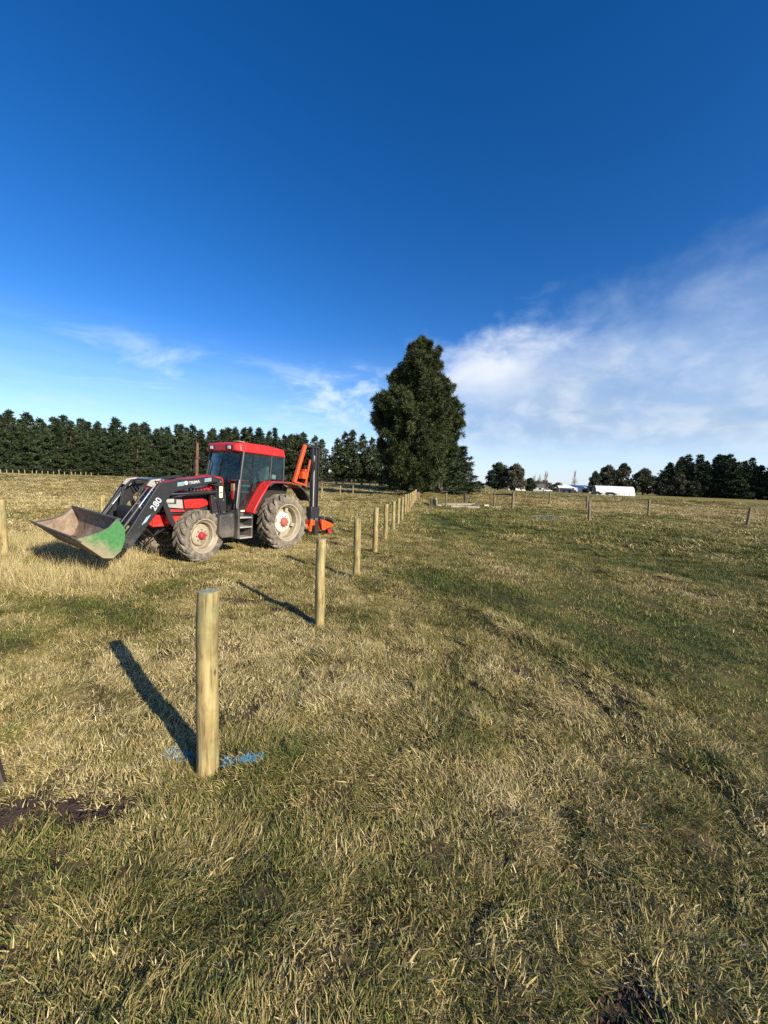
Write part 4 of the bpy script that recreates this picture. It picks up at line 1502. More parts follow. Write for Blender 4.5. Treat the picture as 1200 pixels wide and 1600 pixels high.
# ------------------------------------------------------------------ farm buildings
def gabled(name, loc, rz, L, Dp, hw, hr, wall, roof, label, cat, doors=(), windows=()):
    r = empty(name, loc, rz)
    tag(r, label, cat)
    MB().prism([(-Dp / 2, 0), (Dp / 2, 0), (Dp / 2, hw), (0, hr), (-Dp / 2, hw)], -L / 2, L / 2).build('wall', wall, r, 0, 0)
    for s in (-1, 1):
        MB().hexa([(s * (Dp / 2 + 0.3), -L / 2 - 0.3, hw - 0.05), (s * (Dp / 2 + 0.3), L / 2 + 0.3, hw - 0.05), (0, L / 2 + 0.3, hr + 0.12), (0, -L / 2 - 0.3, hr + 0.12)],
                  [(s * (Dp / 2 + 0.3), -L / 2 - 0.3, hw + 0.08), (s * (Dp / 2 + 0.3), L / 2 + 0.3, hw + 0.08), (0, L / 2 + 0.3, hr + 0.25), (0, -L / 2 - 0.3, hr + 0.25)]).build('roof', roof, r, 0, 0)
    for y0, y1, z0, z1 in doors:
        MB().box(-Dp / 2 - 0.06, -Dp / 2 + 0.05, y0, y1, z0, z1).build('door', M_DARK, r)
    for y0, y1, z0, z1 in windows:
        MB().box(-Dp / 2 - 0.06, -Dp / 2 + 0.05, y0, y1, z0, z1).build('window', M_WINDOW, r)
    return r


# round roofed barn, long side to the viewer
barn = empty('barn', (107.6, 182, hz(107.6, 182) - 0.1), R(-14))
barn.scale = (0.70, 0.70, 0.72)
tag(barn, 'long white barn with a curved iron roof in front of the gum trees', 'barn')
arc = [(5.0 * math.cos(a), 2.0 + 4.0 * math.sin(a)) for a in [math.pi * i / 16 for i in range(17)]]
b = MB()
v0 = []
for i in range(16):
    (x0, z0), (x1, z1) = arc[i], arc[i + 1]
    b.hexa([(-11.5, x0, z0), (-11.5, x1, z1), (-11.5, x1 * 0.97, z1 * 0.98), (-11.5, x0 * 0.97, z0 * 0.98)],
           [(11.5, x0, z0), (11.5, x1, z1), (11.5, x1 * 0.97, z1 * 0.98), (11.5, x0 * 0.97, z0 * 0.98)])
b.build('roof', M_BARNROOF, barn, 0, 0)
MB().box(-11.3, 11.9, -5.15, -4.95, 0, 2.05).build('wall', M_BARNWALL, barn)
MB().box(-11.3, 11.3, 4.95, 5.15, 0, 2.05).build('wall', M_BARNWALL, barn)
e = MB()
e._add([(11.2, 4.8 * math.cos(a), 1.9 + 3.85 * math.sin(a)) for a in [math.pi * i / 16 for i in range(17)]] + [(11.2, -4.8, 0), (11.2, 4.8, 0)], [tuple(range(19))])
e.build('end_wall_or_shade', M_BARNWALL, barn, 0, 0)
e = MB()
e._add([(-9.5, 4.8 * math.cos(a), 1.9 + 3.85 * math.sin(a)) for a in [math.pi * i / 16 for i in range(17)]] + [(-9.5, -4.8, 0), (-9.5, 4.8, 0)], [tuple(range(19))])
e.build('end_wall_or_shade', M_DARK, barn, 0, 0)  # dark sheet painted in for the shade inside the open left end
for k in range(3):
    MB().box(2.5 + 3.1 * k, 5.0 + 3.1 * k, -5.2, -5.1, 0.1, 1.75).build('door_panel', M_BARNROOF, barn)
gabled('shed', (119.5, 244, hz(119, 244) - 0.1), R(90 + 5), 16, 12, 2.9, 4.6, M_BARNWALL, M_BARNROOF, 'low white gabled shed to the left of the round roofed barn', 'shed', [(-6, -2, 0, 2.4), (3.2, 5.6, 0.2, 2.7)])
gabled('shed', (109.5, 236, hz(109, 236) - 0.1), R(90 - 12), 7, 7, 2.6, 3.8, M_HOUSEROOF, M_BARNROOF, 'small open shed with a dark front, left of the white gabled shed', 'shed', [(-2.8, 2.8, 0, 2.3)])
gabled('house', (96.5, 246, hz(96, 246) - 0.1), R(90 - 20), 9, 7, 2.5, 4.0, M_BARNWALL, M_HOUSEROOF, 'low pale house with a brown roof left of the sheds', 'house', [], [(-3, -1.6, 0.9, 2.0), (0.8, 2.4, 0.9, 2.0)])
gabled('shed', (67, 205, hz(67, 205) - 0.1), R(90), 3.4, 3, 1.9, 2.4, M_BARNWALL, M_BARNROOF, 'tiny white shed seen under the gum tree', 'shed')
gabled('shed', (72.3, 208, hz(72, 208) - 0.1), R(92), 6.0, 3, 1.8, 2.3, M_BARNWALL, M_BARNROOF, 'long low white shed right of the gum tree trunk', 'shed')
gabled('shed', (78.5, 206, hz(78, 206) - 0.1), R(70), 2.6, 2.4, 1.9, 2.4, M_BARNWALL, M_BARNROOF, 'small white shed right of the dark round evergreen', 'shed')


def car(x, y, rz, material, label, h=1.5):
    r = empty('parked_car', (x, y, hz(x, y)), rz)
    tag(r, label, 'car', 'cars parked by the barn')
    MB().prism([(-2.2, 0.3), (2.2, 0.3), (2.25, 0.75), (1.3, 0.95), (0.7, h), (-1.5, h), (-2.1, 0.95), (-2.25, 0.7)], -0.85, 0.85).build('body', material, r, 0.08)
    for s in (-1, 1):
        MB().prism([(1.05, 0.98), (0.6, h - 0.1), (-1.4, h - 0.1), (-1.8, 0.98)], s * 0.855 - 0.01, s * 0.855 + 0.01).build('window', M_WINDOW, r)
        for q in (-1.35, 1.4):
            MB().lathe([(0.0, -0.1), (0.33, -0.1), (0.33, 0.1), (0.0, 0.1)], 14, (q, s * 0.8, 0.33)).build('wheel', M_DARK, r)
    return r


car(95.0, 173, R(-15), M_CARDARK, 'dark car parked before the middle of the round roofed barn')
car(101.5, 173, R(-15), M_CARDARK, 'black low car parked before the right half of the barn', 1.35)
car(91.0, 186, R(10), M_CARDARK, 'dark vehicle parked before the open end of the barn', 1.7)
car(92.5, 195, R(5), M_CARBLUE, 'blue vehicle parked before the small open shed', 1.8)
car(86.5, 205, R(0), M_CARWHITE, 'white vehicle parked between the low house and the small open shed', 1.5)

# ------------------------------------------------------------------ tractor
# local frame: x forward, y to the tractor's left (the visible side), z up, origin under the rear axle
TR = empty('tractor', (-3.657, 11.312, -0.062))
TR.rotation_euler = (0, R(-1.236), R(241.37))
tag(TR, 'red farm tractor with charcoal front loader and muddy green bucket', 'tractor')


def lug_tyre(Ro, Wd, rim_r, nl, lug_h, seed):
    """lathe carcass plus two rows of slanted lugs, one mesh; axis along y, centre at origin"""
    b = MB()
    h = Wd / 2
    Rb = Ro - lug_h
    prof = [(rim_r, -h * 0.80), (rim_r + 0.03, -h * 0.93), (rim_r + (Rb - rim_r) * 0.45, -h * 1.02), (rim_r + (Rb - rim_r) * 0.8, -h * 0.98), (Rb - 0.015, -h * 0.84), (Rb + 0.012, -h * 0.4),
            (Rb + 0.018, 0), (Rb + 0.012, h * 0.4), (Rb - 0.015, h * 0.84), (rim_r + (Rb - rim_r) * 0.8, h * 0.98), (rim_r + (Rb - rim_r) * 0.45, h * 1.02), (rim_r + 0.03, h * 0.93), (rim_r, h * 0.80)]
    b.lathe(prof, 56)
    for s in (-1, 1):
        for k in range(nl):
            a0 = 2 * math.pi * (k + (0.5 if s > 0 else 0)) / nl
            sw = 0.62 * 2 * math.pi / nl * 1.55          # how far the lug sweeps round

            def P(t, r, da):
                a = a0 - t * sw + da
                y = s * (h * 0.04 + (h * 1.0 - h * 0.04) * t)
                return (r * math.cos(a), y, r * math.sin(a))
            wid = 0.055 / Ro
            pts = [0.0, 0.38, 0.72, 1.0]
            for i in range(3):
                t0, t1 = pts[i], pts[i + 1]
                r0, r1 = [Ro - (0.035 * max(0, (t - 0.72) / 0.28)) for t in (t0, t1)]
                b0, b1 = [Rb - 0.03 - 0.03 * t for t in (t0, t1)]
                if i == 2:
                    # shoulder: lug folds down the sidewall
                    b.hexa([P(t0, b0, -wid), P(t0, b0, wid), P(t0, r0, wid * 0.8), P(t0, r0, -wid * 0.8)],
                           [P(t1 + 0.015, b1 - 0.09, -wid), P(t1 + 0.015, b1 - 0.09, wid), P(t1 + 0.01, r1, wid * 0.8), P(t1 + 0.01, r1, -wid * 0.8)])
                else:
                    b.hexa([P(t0, b0, -wid), P(t0, b0, wid), P(t0, r0, wid * 0.8), P(t0, r0, -wid * 0.8)],
                           [P(t1, b1, -wid), P(t1, b1, wid), P(t1, r1, wid * 0.8), P(t1, r1, -wid * 0.8)])
    return b


def wheel(name, loc, side, Ro, Wd, rim_r, nl, lug_h, dish, disc_r, hub_r, rot=0.0, tabs=0):
    """rim mesh with tyre, disc and hub as its parts"""
    h = Wd / 2
    rim = MB()
    rim.lathe([(rim_r + 0.035, h * 0.80), (rim_r + 0.03, h * 0.92), (rim_r, h * 0.90), (rim_r - 0.02, h * 0.74), (rim_r - 0.035, h * 0.55), (rim_r - 0.06, h * 0.45), (rim_r - 0.065, h * 0.05),
               (rim_r - 0.05, -h * 0.6), (rim_r - 0.01, -h * 0.9), (rim_r + 0.03, -h * 0.92), (rim_r + 0.035, -h * 0.80)], 56)
    o = rim.build(name, M_CREAM, TR, 0, 30)
    o.location = loc
    o.rotation_euler = (0, 0, rot if side > 0 else math.pi + rot)
    t = lug_tyre(Ro, Wd, rim_r + 0.02, nl, lug_h, 1).build('tyre', M_TYRE, o, 0, 32)
    yd = h - dish
    d = MB()
    d.lathe([(0.0, yd), (disc_r * 0.55, yd), (disc_r * 0.9, yd - 0.01), (disc_r, yd - 0.035), (disc_r * 0.98, yd - 0.09)], 40)
    fl = MB()
    fl.lathe([(disc_r * 0.93, yd - 0.075), (rim_r - 0.055, yd - 0.10)], 40)
    for k in range(tabs):
        a = 2 * math.pi * k / tabs + 0.25
        ca, sa = math.cos(a), math.sin(a)
        r0, r1, w2 = disc_r * 0.97, rim_r - 0.05, 0.05
        q = lambda r, e, y: (r * ca - e * sa, y, r * sa + e * ca)
        fl.hexa([q(r0, -w2, yd - 0.02), q(r0, w2, yd - 0.02), q(r1, w2, yd - 0.02), q(r1, -w2, yd - 0.02)], [q(r0, -w2, yd + 0.03), q(r0, w2, yd + 0.03), q(r1, w2, yd + 0.015), q(r1, -w2, yd + 0.015)])
    d.build('wheel_disc', M_WHITE if tabs else M_CREAM, o, 0.006, 35)
    fl.build('rim_flange', M_CREAM, o, 0.004, 35)
    hb = MB()
    hb.lathe([(0.0, yd + 0.085), (hub_r * 0.6, yd + 0.085), (hub_r * 0.8, yd + 0.07), (hub_r, yd + 0.02), (hub_r, yd - 0.01)], 24)
    hb.build('hub', M_RED if tabs else M_FADED, o, 0, 35)
    nb = MB()
    for k in range(10 if tabs else 8):
        a = 2 * math.pi * k / (10 if tabs else 8)
        rr = hub_r * 1.25 if tabs else hub_r * 1.5
        nb.lathe([(0.0, yd + 0.03), (0.011, yd + 0.03), (0.011, yd - 0.01)], 6, (rr * math.cos(a), 0, rr * math.sin(a)))
    nb.build('wheel_bolts', M_RED if tabs else M_RUST, o, 0, 30)
    return o


RW, FW = 0.46, 0.37
STEER = R(7)
wheel('rear_wheel', (0, 1.11 - RW / 2, 0.788), 1, 0.80, RW, 0.50, 20, 0.048, 0.20, 0.30, 0.135, 0, 4)
wheel('rear_wheel', (0, -(1.11 - RW / 2), 0.788), -1, 0.80, RW, 0.50, 20, 0.048, 0.20, 0.30, 0.135, 0, 4)
wheel('front_wheel', (2.498, 0.861 - FW / 2, 0.588), 1, 0.60, FW, 0.375, 17, 0.040, 0.12, 0.235, 0.095, STEER, 0)
wheel('front_wheel', (2.498, -(0.861 - FW / 2), 0.588), -1, 0.60, FW, 0.375, 17, 0.040, 0.12, 0.235, 0.095, STEER, 0)

# running gear
b = MB()
b.box(-0.45, 1.2, -0.32, 0.32, 0.55, 1.15)
b.box(1.1, 3.0, -0.24, 0.24, 0.62, 1.05)
b.tube([(0, -0.75, 0.79), (0, 0.75, 0.79)], 0.15, 14)
b.tube([(2.5, -0.6, 0.59), (2.5, 0.6, 0.59)], 0.085, 12)
b.tube([(2.5, -0.16, 0.55), (2.5, 0.16, 0.55)], 0.19, 14)
b.box(1.6, 2.9, -0.30, 0.30, 1.0, 1.62)
b.tube([(1.5, 0.28, 0.75), (2.35, 0.3, 0.7)], 0.07, 10)
b.build('engine_block', M_DARK, TR, 0.02)
b = MB()
b.box(2.95, 3.35, -0.30, 0.30, 0.80, 1.06)
b.prism([(3.35, 0.82), (3.52, 0.92), (3.52, 1.0), (3.35, 1.05)], -0.28, 0.28)
b.box(2.75, 3.1, 0.30, 0.50, 0.86, 1.04)
b.box(2.75, 3.1, -0.50, -0.30, 0.86, 1.04)
b.build('front_bracket', M_RED, TR, 0.012)


# bonnet
def loft(stations, name, m, bevel=0.03):
    """stations: (x, half width bottom, z bottom, half width top, z top)"""
    bb = MB()
    n = len(stations)
    vs_ = []
    for x, wb, zb, wt, zt in stations:
        vs_ += [(x, -wb, zb), (x, wb, zb), (x, wb * 1.0, zb + (zt - zb) * 0.55), (x, wt, zt - 0.02), (x, 0, zt + 0.02), (x, -wt, zt - 0.02), (x, -wb, zb + (zt - zb) * 0.55)]
    k = 7
    fs_ = [tuple(range(k)), tuple(range(n * k - 1, (n - 1) * k - 1, -1))]
    for i in range(n - 1):
        for q in range(k):
            fs_.append((i * k + q, i * k + (q + 1) % k, (i + 1) * k + (q + 1) % k, (i + 1) * k + q))
    bb._add(vs_, fs_)
    return bb.build(name, m, TR, bevel)


HOOD = loft([(1.72, 0.46, 1.50, 0.40, 1.97), (1.95, 0.44, 1.52, 0.38, 1.96), (2.5, 0.42, 1.56, 0.34, 1.88), (3.0, 0.39, 1.58, 0.30, 1.76), (3.22, 0.34, 1.56, 0.24, 1.66)], 'bonnet', M_RED)
sw = MB()
for (x0, z0), (x1, z1), w in (((2.75, 1.62), (2.25, 1.79), 0.035), ((2.62, 1.62), (2.16, 1.79), 0.022)):
    sw.hexa([(x0, 0.4325, z0), (x1, 0.4435, z1), (x1 - 0.04, 0.4435, z1 - w * 1.4), (x0 - 0.1, 0.4325, z0 - 0.005)],
            [(x0, 0.4225, z0), (x1, 0.4335, z1), (x1 - 0.04, 0.4335, z1 - w * 1.4), (x0 - 0.1, 0.4225, z0 - 0.005)])
sw.build('white_stripe', M_DECAL, HOOD, 0, 0)
loft([(1.70, 0.50, 1.30, 0.46, 1.93), (1.76, 0.50, 1.30, 0.46, 1.99), (1.90, 0.47, 1.36, 0.43, 1.985)], 'bonnet_cowl', M_RED, 0.02)
for s in (-1, 1):
    y0, y1 = (0.405, 0.435) if s > 0 else (-0.435, -0.405)
    MB().prism([(2.70, 1.20), (2.73, 1.41), (2.25, 1.43), (1.99, 1.31), (2.35, 1.20)], y0, y1).build('side_panel', M_RED, TR, 0.006)
    MB().prism([(2.74, 1.20), (2.77, 1.405), (3.12, 1.42), (3.22, 1.36), (3.20, 1.24)], y0 + 0.0, y1 + 0.0).build('nose_panel', M_GREY, TR, 0.006)
    MB().prism([(2.98, 1.335), (2.96, 1.44), (3.19, 1.455), (3.24, 1.35)], y0 - (0.012 if s < 0 else -0.006), y1 + (0.012 if s > 0 else -0.006)).build('headlight', M_LAMP, TR, 0.012)
    MB().prism([(2.94, 1.43), (2.93, 1.455), (3.20, 1.472), (3.20, 1.450)], y0, y1 + 0.02 * s).build('lamp_surround', M_PLASTIC, TR, 0.004)
    MB().prism([(2.92, 1.31), (2.92, 1.44), (2.955, 1.44), (2.965, 1.33), (3.2, 1.33), (3.21, 1.31)], y0, y1 + 0.018 * s).build('lamp_surround', M_PLASTIC, TR, 0.004)
    MB().prism([(2.70, 1.12), (2.72, 1.175), (3.18, 1.20), (3.20, 1.13)], y0, y1).build('lower_trim', M_FADED, TR, 0.006)
b = MB()
b.box(3.19, 3.24, -0.36, 0.36, 1.12, 1.56)
NOSE = b.build('nose_grille', M_PLASTIC, TR, 0.02)
for k in range(5):
    MB().box(3.235, 3.25, -0.30, 0.30, 1.18 + 0.065 * k, 1.205 + 0.065 * k).build('grille_bar', M_GREY, NOSE)
MB().box(1.95, 3.1, -0.385, 0.385, 1.06, 1.56).build('engine_side', M_DARK, TR, 0.01)

# exhaust
MB().tube([(1.78, -0.48, 1.85), (1.78, -0.48, 2.30), (1.77, -0.48, 2.72), (1.78, -0.48, 2.82), (1.84, -0.48, 2.93)], [0.038, 0.038, 0.035, 0.034, 0.034], 12, False).build('exhaust_pipe', M_RUST, TR)
MB().box(1.72, 1.82, -0.53, -0.43, 2.42, 2.45).build('exhaust_clamp', M_RUST, TR)

# cab floor and interior
b = MB()
b.box(0.1, 1.42, -0.62, 0.62, 1.02, 1.12)
b.box(-0.25, 0.45, -0.62, 0.62, 1.10, 1.48)
b.box(1.38, 1.46, -0.58, 0.58, 1.08, 1.62)
b.build('cab_floor', M_PLASTIC, TR, 0.02)
b = MB()
b.prism([(0.62, 1.52), (0.62, 1.62), (0.12, 1.60), (0.12, 1.50)], -0.25, 0.25)
b.prism([(0.22, 1.58), (0.10, 1.60), (-0.12, 2.18), (-0.02, 2.22), (0.05, 2.15)], -0.23, 0.23)
b.prism([(-0.03, 2.20), (-0.13, 2.17), (-0.18, 2.34), (-0.09, 2.37)], -0.14, 0.14)
b.box(0.15, 0.5, 0.27, 0.36, 1.72, 1.79)
b.box(0.15, 0.5, -0.36, -0.27, 1.72, 1.79)
b.build('seat', M_SEAT, TR, 0.04)
MB().prism([(0.55, 1.12), (0.15, 1.12), (0.2, 1.5), (0.5, 1.5)], -0.2, 0.2).build('seat_base', M_PLASTIC, TR, 0.02)
b = MB()
b.tube([(1.15, 0, 1.1), (1.08, 0, 1.5), (0.95, 0, 1.85)], [0.12, 0.10, 0.05], 10)
for k in range(5):
    b.tube([(1.14 - 0.02 * k, 0, 1.18 + 0.07 * k), (1.135 - 0.02 * k, 0, 1.21 + 0.07 * k)], 0.145 - 0.008 * k, 10)
b.prism([(1.30, 1.6), (1.0, 1.66), (1.02, 1.82), (1.28, 1.86)], -0.30, 0.30)
b.build('steering_column', M_PLASTIC, TR, 0.01)
b = MB()
ring = [(0.93 + 0.10 * math.cos(a) * 0.9, 0.20 * math.sin(a), 1.87 + 0.16 * math.cos(a)) for a in [2 * math.pi * i / 20 for i in range(21)]]
b.tube(ring, 0.017, 6, False)
b.tube([(0.93, -0.19, 1.87), (0.93, 0.19, 1.87)], 0.014, 5)
b.build('steering_wheel', M_DARK, TR)
b = MB()
b.tube([(0.55, 0.42, 1.5), (0.62, 0.44, 1.95)], 0.015, 6)
b.tube([(0.45, -0.42, 1.5), (0.58, -0.45, 1.9)], 0.015, 6)
b.box(0.2, 0.75, -0.56, -0.38, 1.12, 1.66)
b.build('control_console', M_PLASTIC, TR, 0.02)

# cab frame
YB, YT = 0.70, 0.63


def yat(z):
    return YB + (YT - YB) * (z - 1.15) / 1.5


for s in (-1, 1):
    MB().tube([(1.455, s * yat(1.05), 1.05), (1.40, s * yat(1.6), 1.6), (1.33, s * yat(2.15), 2.15), (1.245, s * yat(2.66), 2.66)], 0.038, 8).build('front_pillar', M_FRAME, TR)
    MB().tube([(0.36, s * yat(1.9), 1.86), (0.30, s * yat(2.3), 2.3), (0.26, s * yat(2.66), 2.66)], 0.024, 8).build('door_pillar', M_FRAME, TR)
    MB().tube([(-0.16, s * 0.66, 1.75), (-0.20, s * 0.64, 2.3), (-0.22, s * 0.62, 2.66)], 0.036, 8).build('rear_pillar', M_FRAME, TR)
    MB().tube([(1.45, s * yat(1.12), 1.12), (1.12, s * (yat(1.12) + 0.005), 1.12), (0.95, s * yat(1.25), 1.25), (0.50, s * yat(1.75), 1.78), (0.36, s * yat(1.9), 1.92), (-0.14, s * 0.655, 1.95)],
              0.022, 6).build('door_frame', M_FRAME, TR)
    # panes a few millimetres thick
    t = 0.004
    ps = [(1.43, 1.14), (1.12, 1.14), (0.95, 1.27), (0.51, 1.79), (0.38, 1.93), (0.28, 2.63), (1.24, 2.63), (1.32, 2.15), (1.39, 1.6)]
    bb = MB()
    n = len(ps)
    bb._add([(x, s * (yat(z) - t), z) for x, z in ps] + [(x, s * (yat(z) + t), z) for x, z in ps],
            [tuple(range(n)), tuple(range(2 * n - 1, n - 1, -1))] + [(i, (i + 1) % n, (i + 1) % n + n, i + n) for i in range(n)])
    bb.build('door_glass', M_GLASS, TR, 0, 0)
    ps = [(0.34, 1.96), (-0.15, 1.98), (-0.19, 2.3), (-0.205, 2.63), (0.25, 2.63), (0.29, 2.3)]
    bb = MB()
    n = len(ps)
    bb._add([(x, s * (0.65 - 0.025 * (z - 1.95) - t), z) for x, z in ps] + [(x, s * (0.65 - 0.025 * (z - 1.95) + t), z) for x, z in ps],
            [tuple(range(n)), tuple(range(2 * n - 1, n - 1, -1))] + [(i, (i + 1) % n, (i + 1) % n + n, i + n) for i in range(n)])
    bb.build('quarter_glass', M_GLASS, TR, 0, 0)
# windscreen curves forward in the middle
bb = MB()
zs = [1.30, 1.75, 2.2, 2.64]
us = [-1, -0.6, -0.2, 0.2, 0.6, 1]
vs_ = []
for t in (0.0, 0.006):
    for z in zs:
        xx = float(np.interp(z, [1.05, 1.6, 2.15, 2.66], [1.455, 1.40, 1.33, 1.245]))
        for u in us:
            vs_.append((xx + 0.10 * (1 - u * u) + t, u * (yat(z) - 0.03), z))
fs_ = []
nu = len(us)
for L_ in (0, nu * len(zs)):
    for i in range(len(zs) - 1):
        for k in range(nu - 1):
            a = L_ + i * nu + k
            fs_.append((a, a + 1, a + nu + 1, a + nu))
bb._add(vs_, fs_)
bb.build('windscreen', M_GLASS, TR, 0, 30)
MB().box(-0.215, -0.207, -0.60, 0.60, 1.62, 2.62).build('rear_window', M_GLASS, TR)
MB().tube([(1.36, -0.35, 2.05), (1.40, 0.15, 2.00)], 0.010, 5).build('wiper', M_DARK, TR)
# blue tinted strip and mirrors
for s in (-1, 1):
    mr = MB().box(1.46, 1.50, s * 0.93 - 0.09, s * 0.93 + 0.09, 2.05, 2.40) if s < 0 else MB().box(1.30, 1.335, 0.50, 0.58, 1.66, 1.95)
    mo = mr.build('mirror' if s < 0 else 'rear_lamp_bracket', M_PLASTIC, TR, 0.01)
MB().tube([(1.28, -0.64, 2.45), (1.48, -0.93, 2.40)], 0.012, 6).build('mirror_arm', M_FRAME, TR)
MB().box(1.43, 1.47, 0.47, 0.56, 1.42, 1.78).build('marker_lamp', M_TAIL, TR, 0.01)
MB().box(1.44, 1.475, 0.455, 0.575, 1.62, 1.82).build('warning_reflector', plain('dull_orange_reflector', (0.38, 0.20, 0.10), 0.5), TR, 0.01)

# roof
b = MB()
st = [(-0.30, 0.60, 2.66, 0.52, 2.83), (-0.25, 0.66, 2.645, 0.585, 2.862), (0.4, 0.69, 2.64, 0.63, 2.90), (1.15, 0.69, 2.64, 0.63, 2.895), (1.34, 0.665, 2.645, 0.60, 2.868), (1.44, 0.56, 2.66, 0.50, 2.83)]
vs_ = []
for x, wb, zb, wt, zt in st:
    vs_ += [(x, -wb, zb), (x, wb, zb), (x, wt, zt), (x, 0, zt + 0.02), (x, -wt, zt)]
fs_ = [tuple(range(5)), tuple(range(len(st) * 5 - 1, len(st) * 5 - 6, -1))]
for i in range(len(st) - 1):
    for k in range(5):
        fs_.append((i * 5 + k, i * 5 + (k + 1) % 5, (i + 1) * 5 + (k + 1) % 5, (i + 1) * 5 + k))
b._add(vs_, fs_)
ROOF = b.build('cab_roof', M_RED, TR, 0.022)
b = MB()
b.hexa([(1.438, -0.54, 2.668), (1.438, 0.54, 2.668), (1.438, 0.49, 2.815), (1.438, -0.49, 2.815)], [(1.452, -0.54, 2.668), (1.452, 0.54, 2.668), (1.446, 0.49, 2.815), (1.446, -0.49, 2.815)])
b.build('roof_visor', M_FADED, ROOF, 0.003)
for y in (-0.34, 0.34):
    MB().box(1.44, 1.458, y - 0.125, y + 0.125, 2.685, 2.80).build('lamp_recess', M_DARK, ROOF)
    MB().box(1.455, 1.472, y - 0.055, y + 0.065, 2.70, 2.785).build('work_lamp', M_LAMP, ROOF, 0.012)
MB().box(1.10, 1.30, 0.30, 0.50, 2.905, 2.925).build('roof_hatch', M_GREY, ROOF, 0.008)
MB().tube([(-0.42, -0.42, 2.3), (-0.42, -0.42, 2.80)], 0.012, 6).build('beacon_stem', M_FRAME, TR)
MB().lathe([(0.0, -0.0), (0.05, 0.0), (0.045, 0.09), (0.0, 0.1)], 14).build('beacon', M_AMBER, TR)
TR.children[-1].location = (-0.42, -0.42, 2.80)
TR.children[-1].rotation_euler = (R(90), 0, 0)
b = MB()
b.box(0.05, 0.19, 0.53, 0.61, 1.99, 2.12)
b.build('work_light', M_WHITE, TR, 0.015)
MB().box(-0.36, -0.24, 0.48, 0.62, 1.98, 2.12).build('tail_light', M_DARK, TR, 0.01)

# mudguards
path = [(1.20, 1.10), (1.13, 1.24), (0.92, 1.55), (0.72, 1.82), (0.58, 1.915), (0.40, 1.935), (-0.10, 1.93), (-0.36, 1.895), (-0.62, 1.80), (-0.82, 1.64), (-0.98, 1.44)]
for s in (-1, 1):
    ya, yb = (0.60, 0.99) if s > 0 else (-0.99, -0.60)
    b = MB()
    for (x0, z0), (x1, z1) in zip(path[:9], path[1:9]):
        pass
    up = path[:9]
    lo = [(x * 0.955 + 0.01, z - 0.045) for x, z in up]
    b.prism(up + lo[::-1], ya, yb)
    FN = b.build('mudguard', M_RED, TR, 0.015)
    up2 = path[4:]
    b = MB()
    a0, a1 = (0.985, 1.045) if s > 0 else (-1.045, -0.985)
    up3 = [(x, z - 0.02) for x, z in path[3:]]
    lo3 = [(x * 0.965, z - 0.052) for x, z in path[3:]]
    b.prism(up3 + lo3[::-1], a0, a1)
    up4 = path[8:]
    b.prism(up4 + [(x * 0.95, z - 0.05) for x, z in up4][::-1], ya, yb)
    b.build('mudguard_edge', M_PLASTIC, FN, 0.008)
    b = MB()
    b.prism([(1.15, 1.12), (0.72, 1.80), (0.5, 1.90), (-0.2, 1.90), (-0.45, 1.75), (-0.3, 1.3), (0.9, 1.1)], 0.58 * s - 0.012, 0.58 * s + 0.012)
    b.build('inner_mudguard', M_DARK, FN)

# steps, tank
ST = MB()
ST.box(1.60, 1.66, 0.62, 0.98, 0.46, 1.16)
ST.box(1.17, 1.215, 0.62, 0.96, 0.46, 1.05)
ST.hexa([(1.17, 0.60, 0.46), (1.66, 0.60, 0.46), (1.66, 0.60, 1.1), (1.17, 0.60, 1.1)], [(1.17, 0.63, 0.46), (1.66, 0.63, 0.46), (1.66, 0.63, 1.1), (1.17, 0.63, 1.1)])
STEP = ST.build('step_frame', M_PLASTIC, TR, 0.01)
for z in (0.455, 0.72, 0.96):
    MB().box(1.215, 1.60, 0.64, 1.0 - 0.06 * (z - 0.45), z, z + 0.035).build('step_tread', M_GREY, STEP, 0.008)
MB().box(1.22, 1.59, 0.64, 0.66, 0.50, 0.70).build('step_kickplate', M_DARK, STEP)
b = MB()
b.prism([(1.68, 0.56), (1.72, 0.50), (2.05, 0.50), (2.13, 0.60), (2.13, 1.06), (1.68, 1.10)], 0.42, 0.90)
b.build('fuel_tank', M_PLASTIC, TR, 0.04, 35, 3)
MB().box(1.25, 1.37, 0.71, 0.728, 1.105, 1.15).build('sill_plate', M_STICKER, TR)

# ------------------------------------------------------------------ loader
TOWER = []
for s in (-1, 1):
    y0, y1 = (0.50, 0.60) if s > 0 else (-0.60, -0.50)
    b = MB()
    b.prism([(2.10, 1.86), (2.02, 1.95), (1.86, 1.93), (1.72, 1.52), (1.70, 1.02), (2.08, 0.90), (2.12, 1.25), (2.16, 1.55), (1.99, 1.62), (2.06, 1.78)], y0, y1)
    b.box(1.75, 2.08, min(0.24 * s, y0 if s > 0 else y1), max(0.24 * s, y0 if s > 0 else y1), 0.82, 1.0)
    tw = b.build('loader_tower', M_BLACK, TR, 0.012)
    if s > 0:
        MB().box(1.83, 1.93, 0.598, 0.606, 1.46, 1.74).build('sticker', M_STICKER, tw)
        MB().box(1.84, 1.92, 0.600, 0.609, 1.58, 1.60).build('sticker_line', M_DARK, tw)


def text_mesh(txt, size):
    cu = bpy.data.curves.new('lettering', 'FONT')
    cu.body = txt
    cu.size = size
    cu.extrude = 0.002
    cu.offset = size * 0.018
    cu.resolution_u = 3
    o = bpy.data.objects.new('lettering', cu)
    COL.objects.link(o)
    bpy.context.view_layer.update()
    me = bpy.data.meshes.new_from_object(o.evaluated_get(bpy.context.evaluated_depsgraph_get()))
    bpy.data.objects.remove(o)
    me.name = 'lettering'
    return me


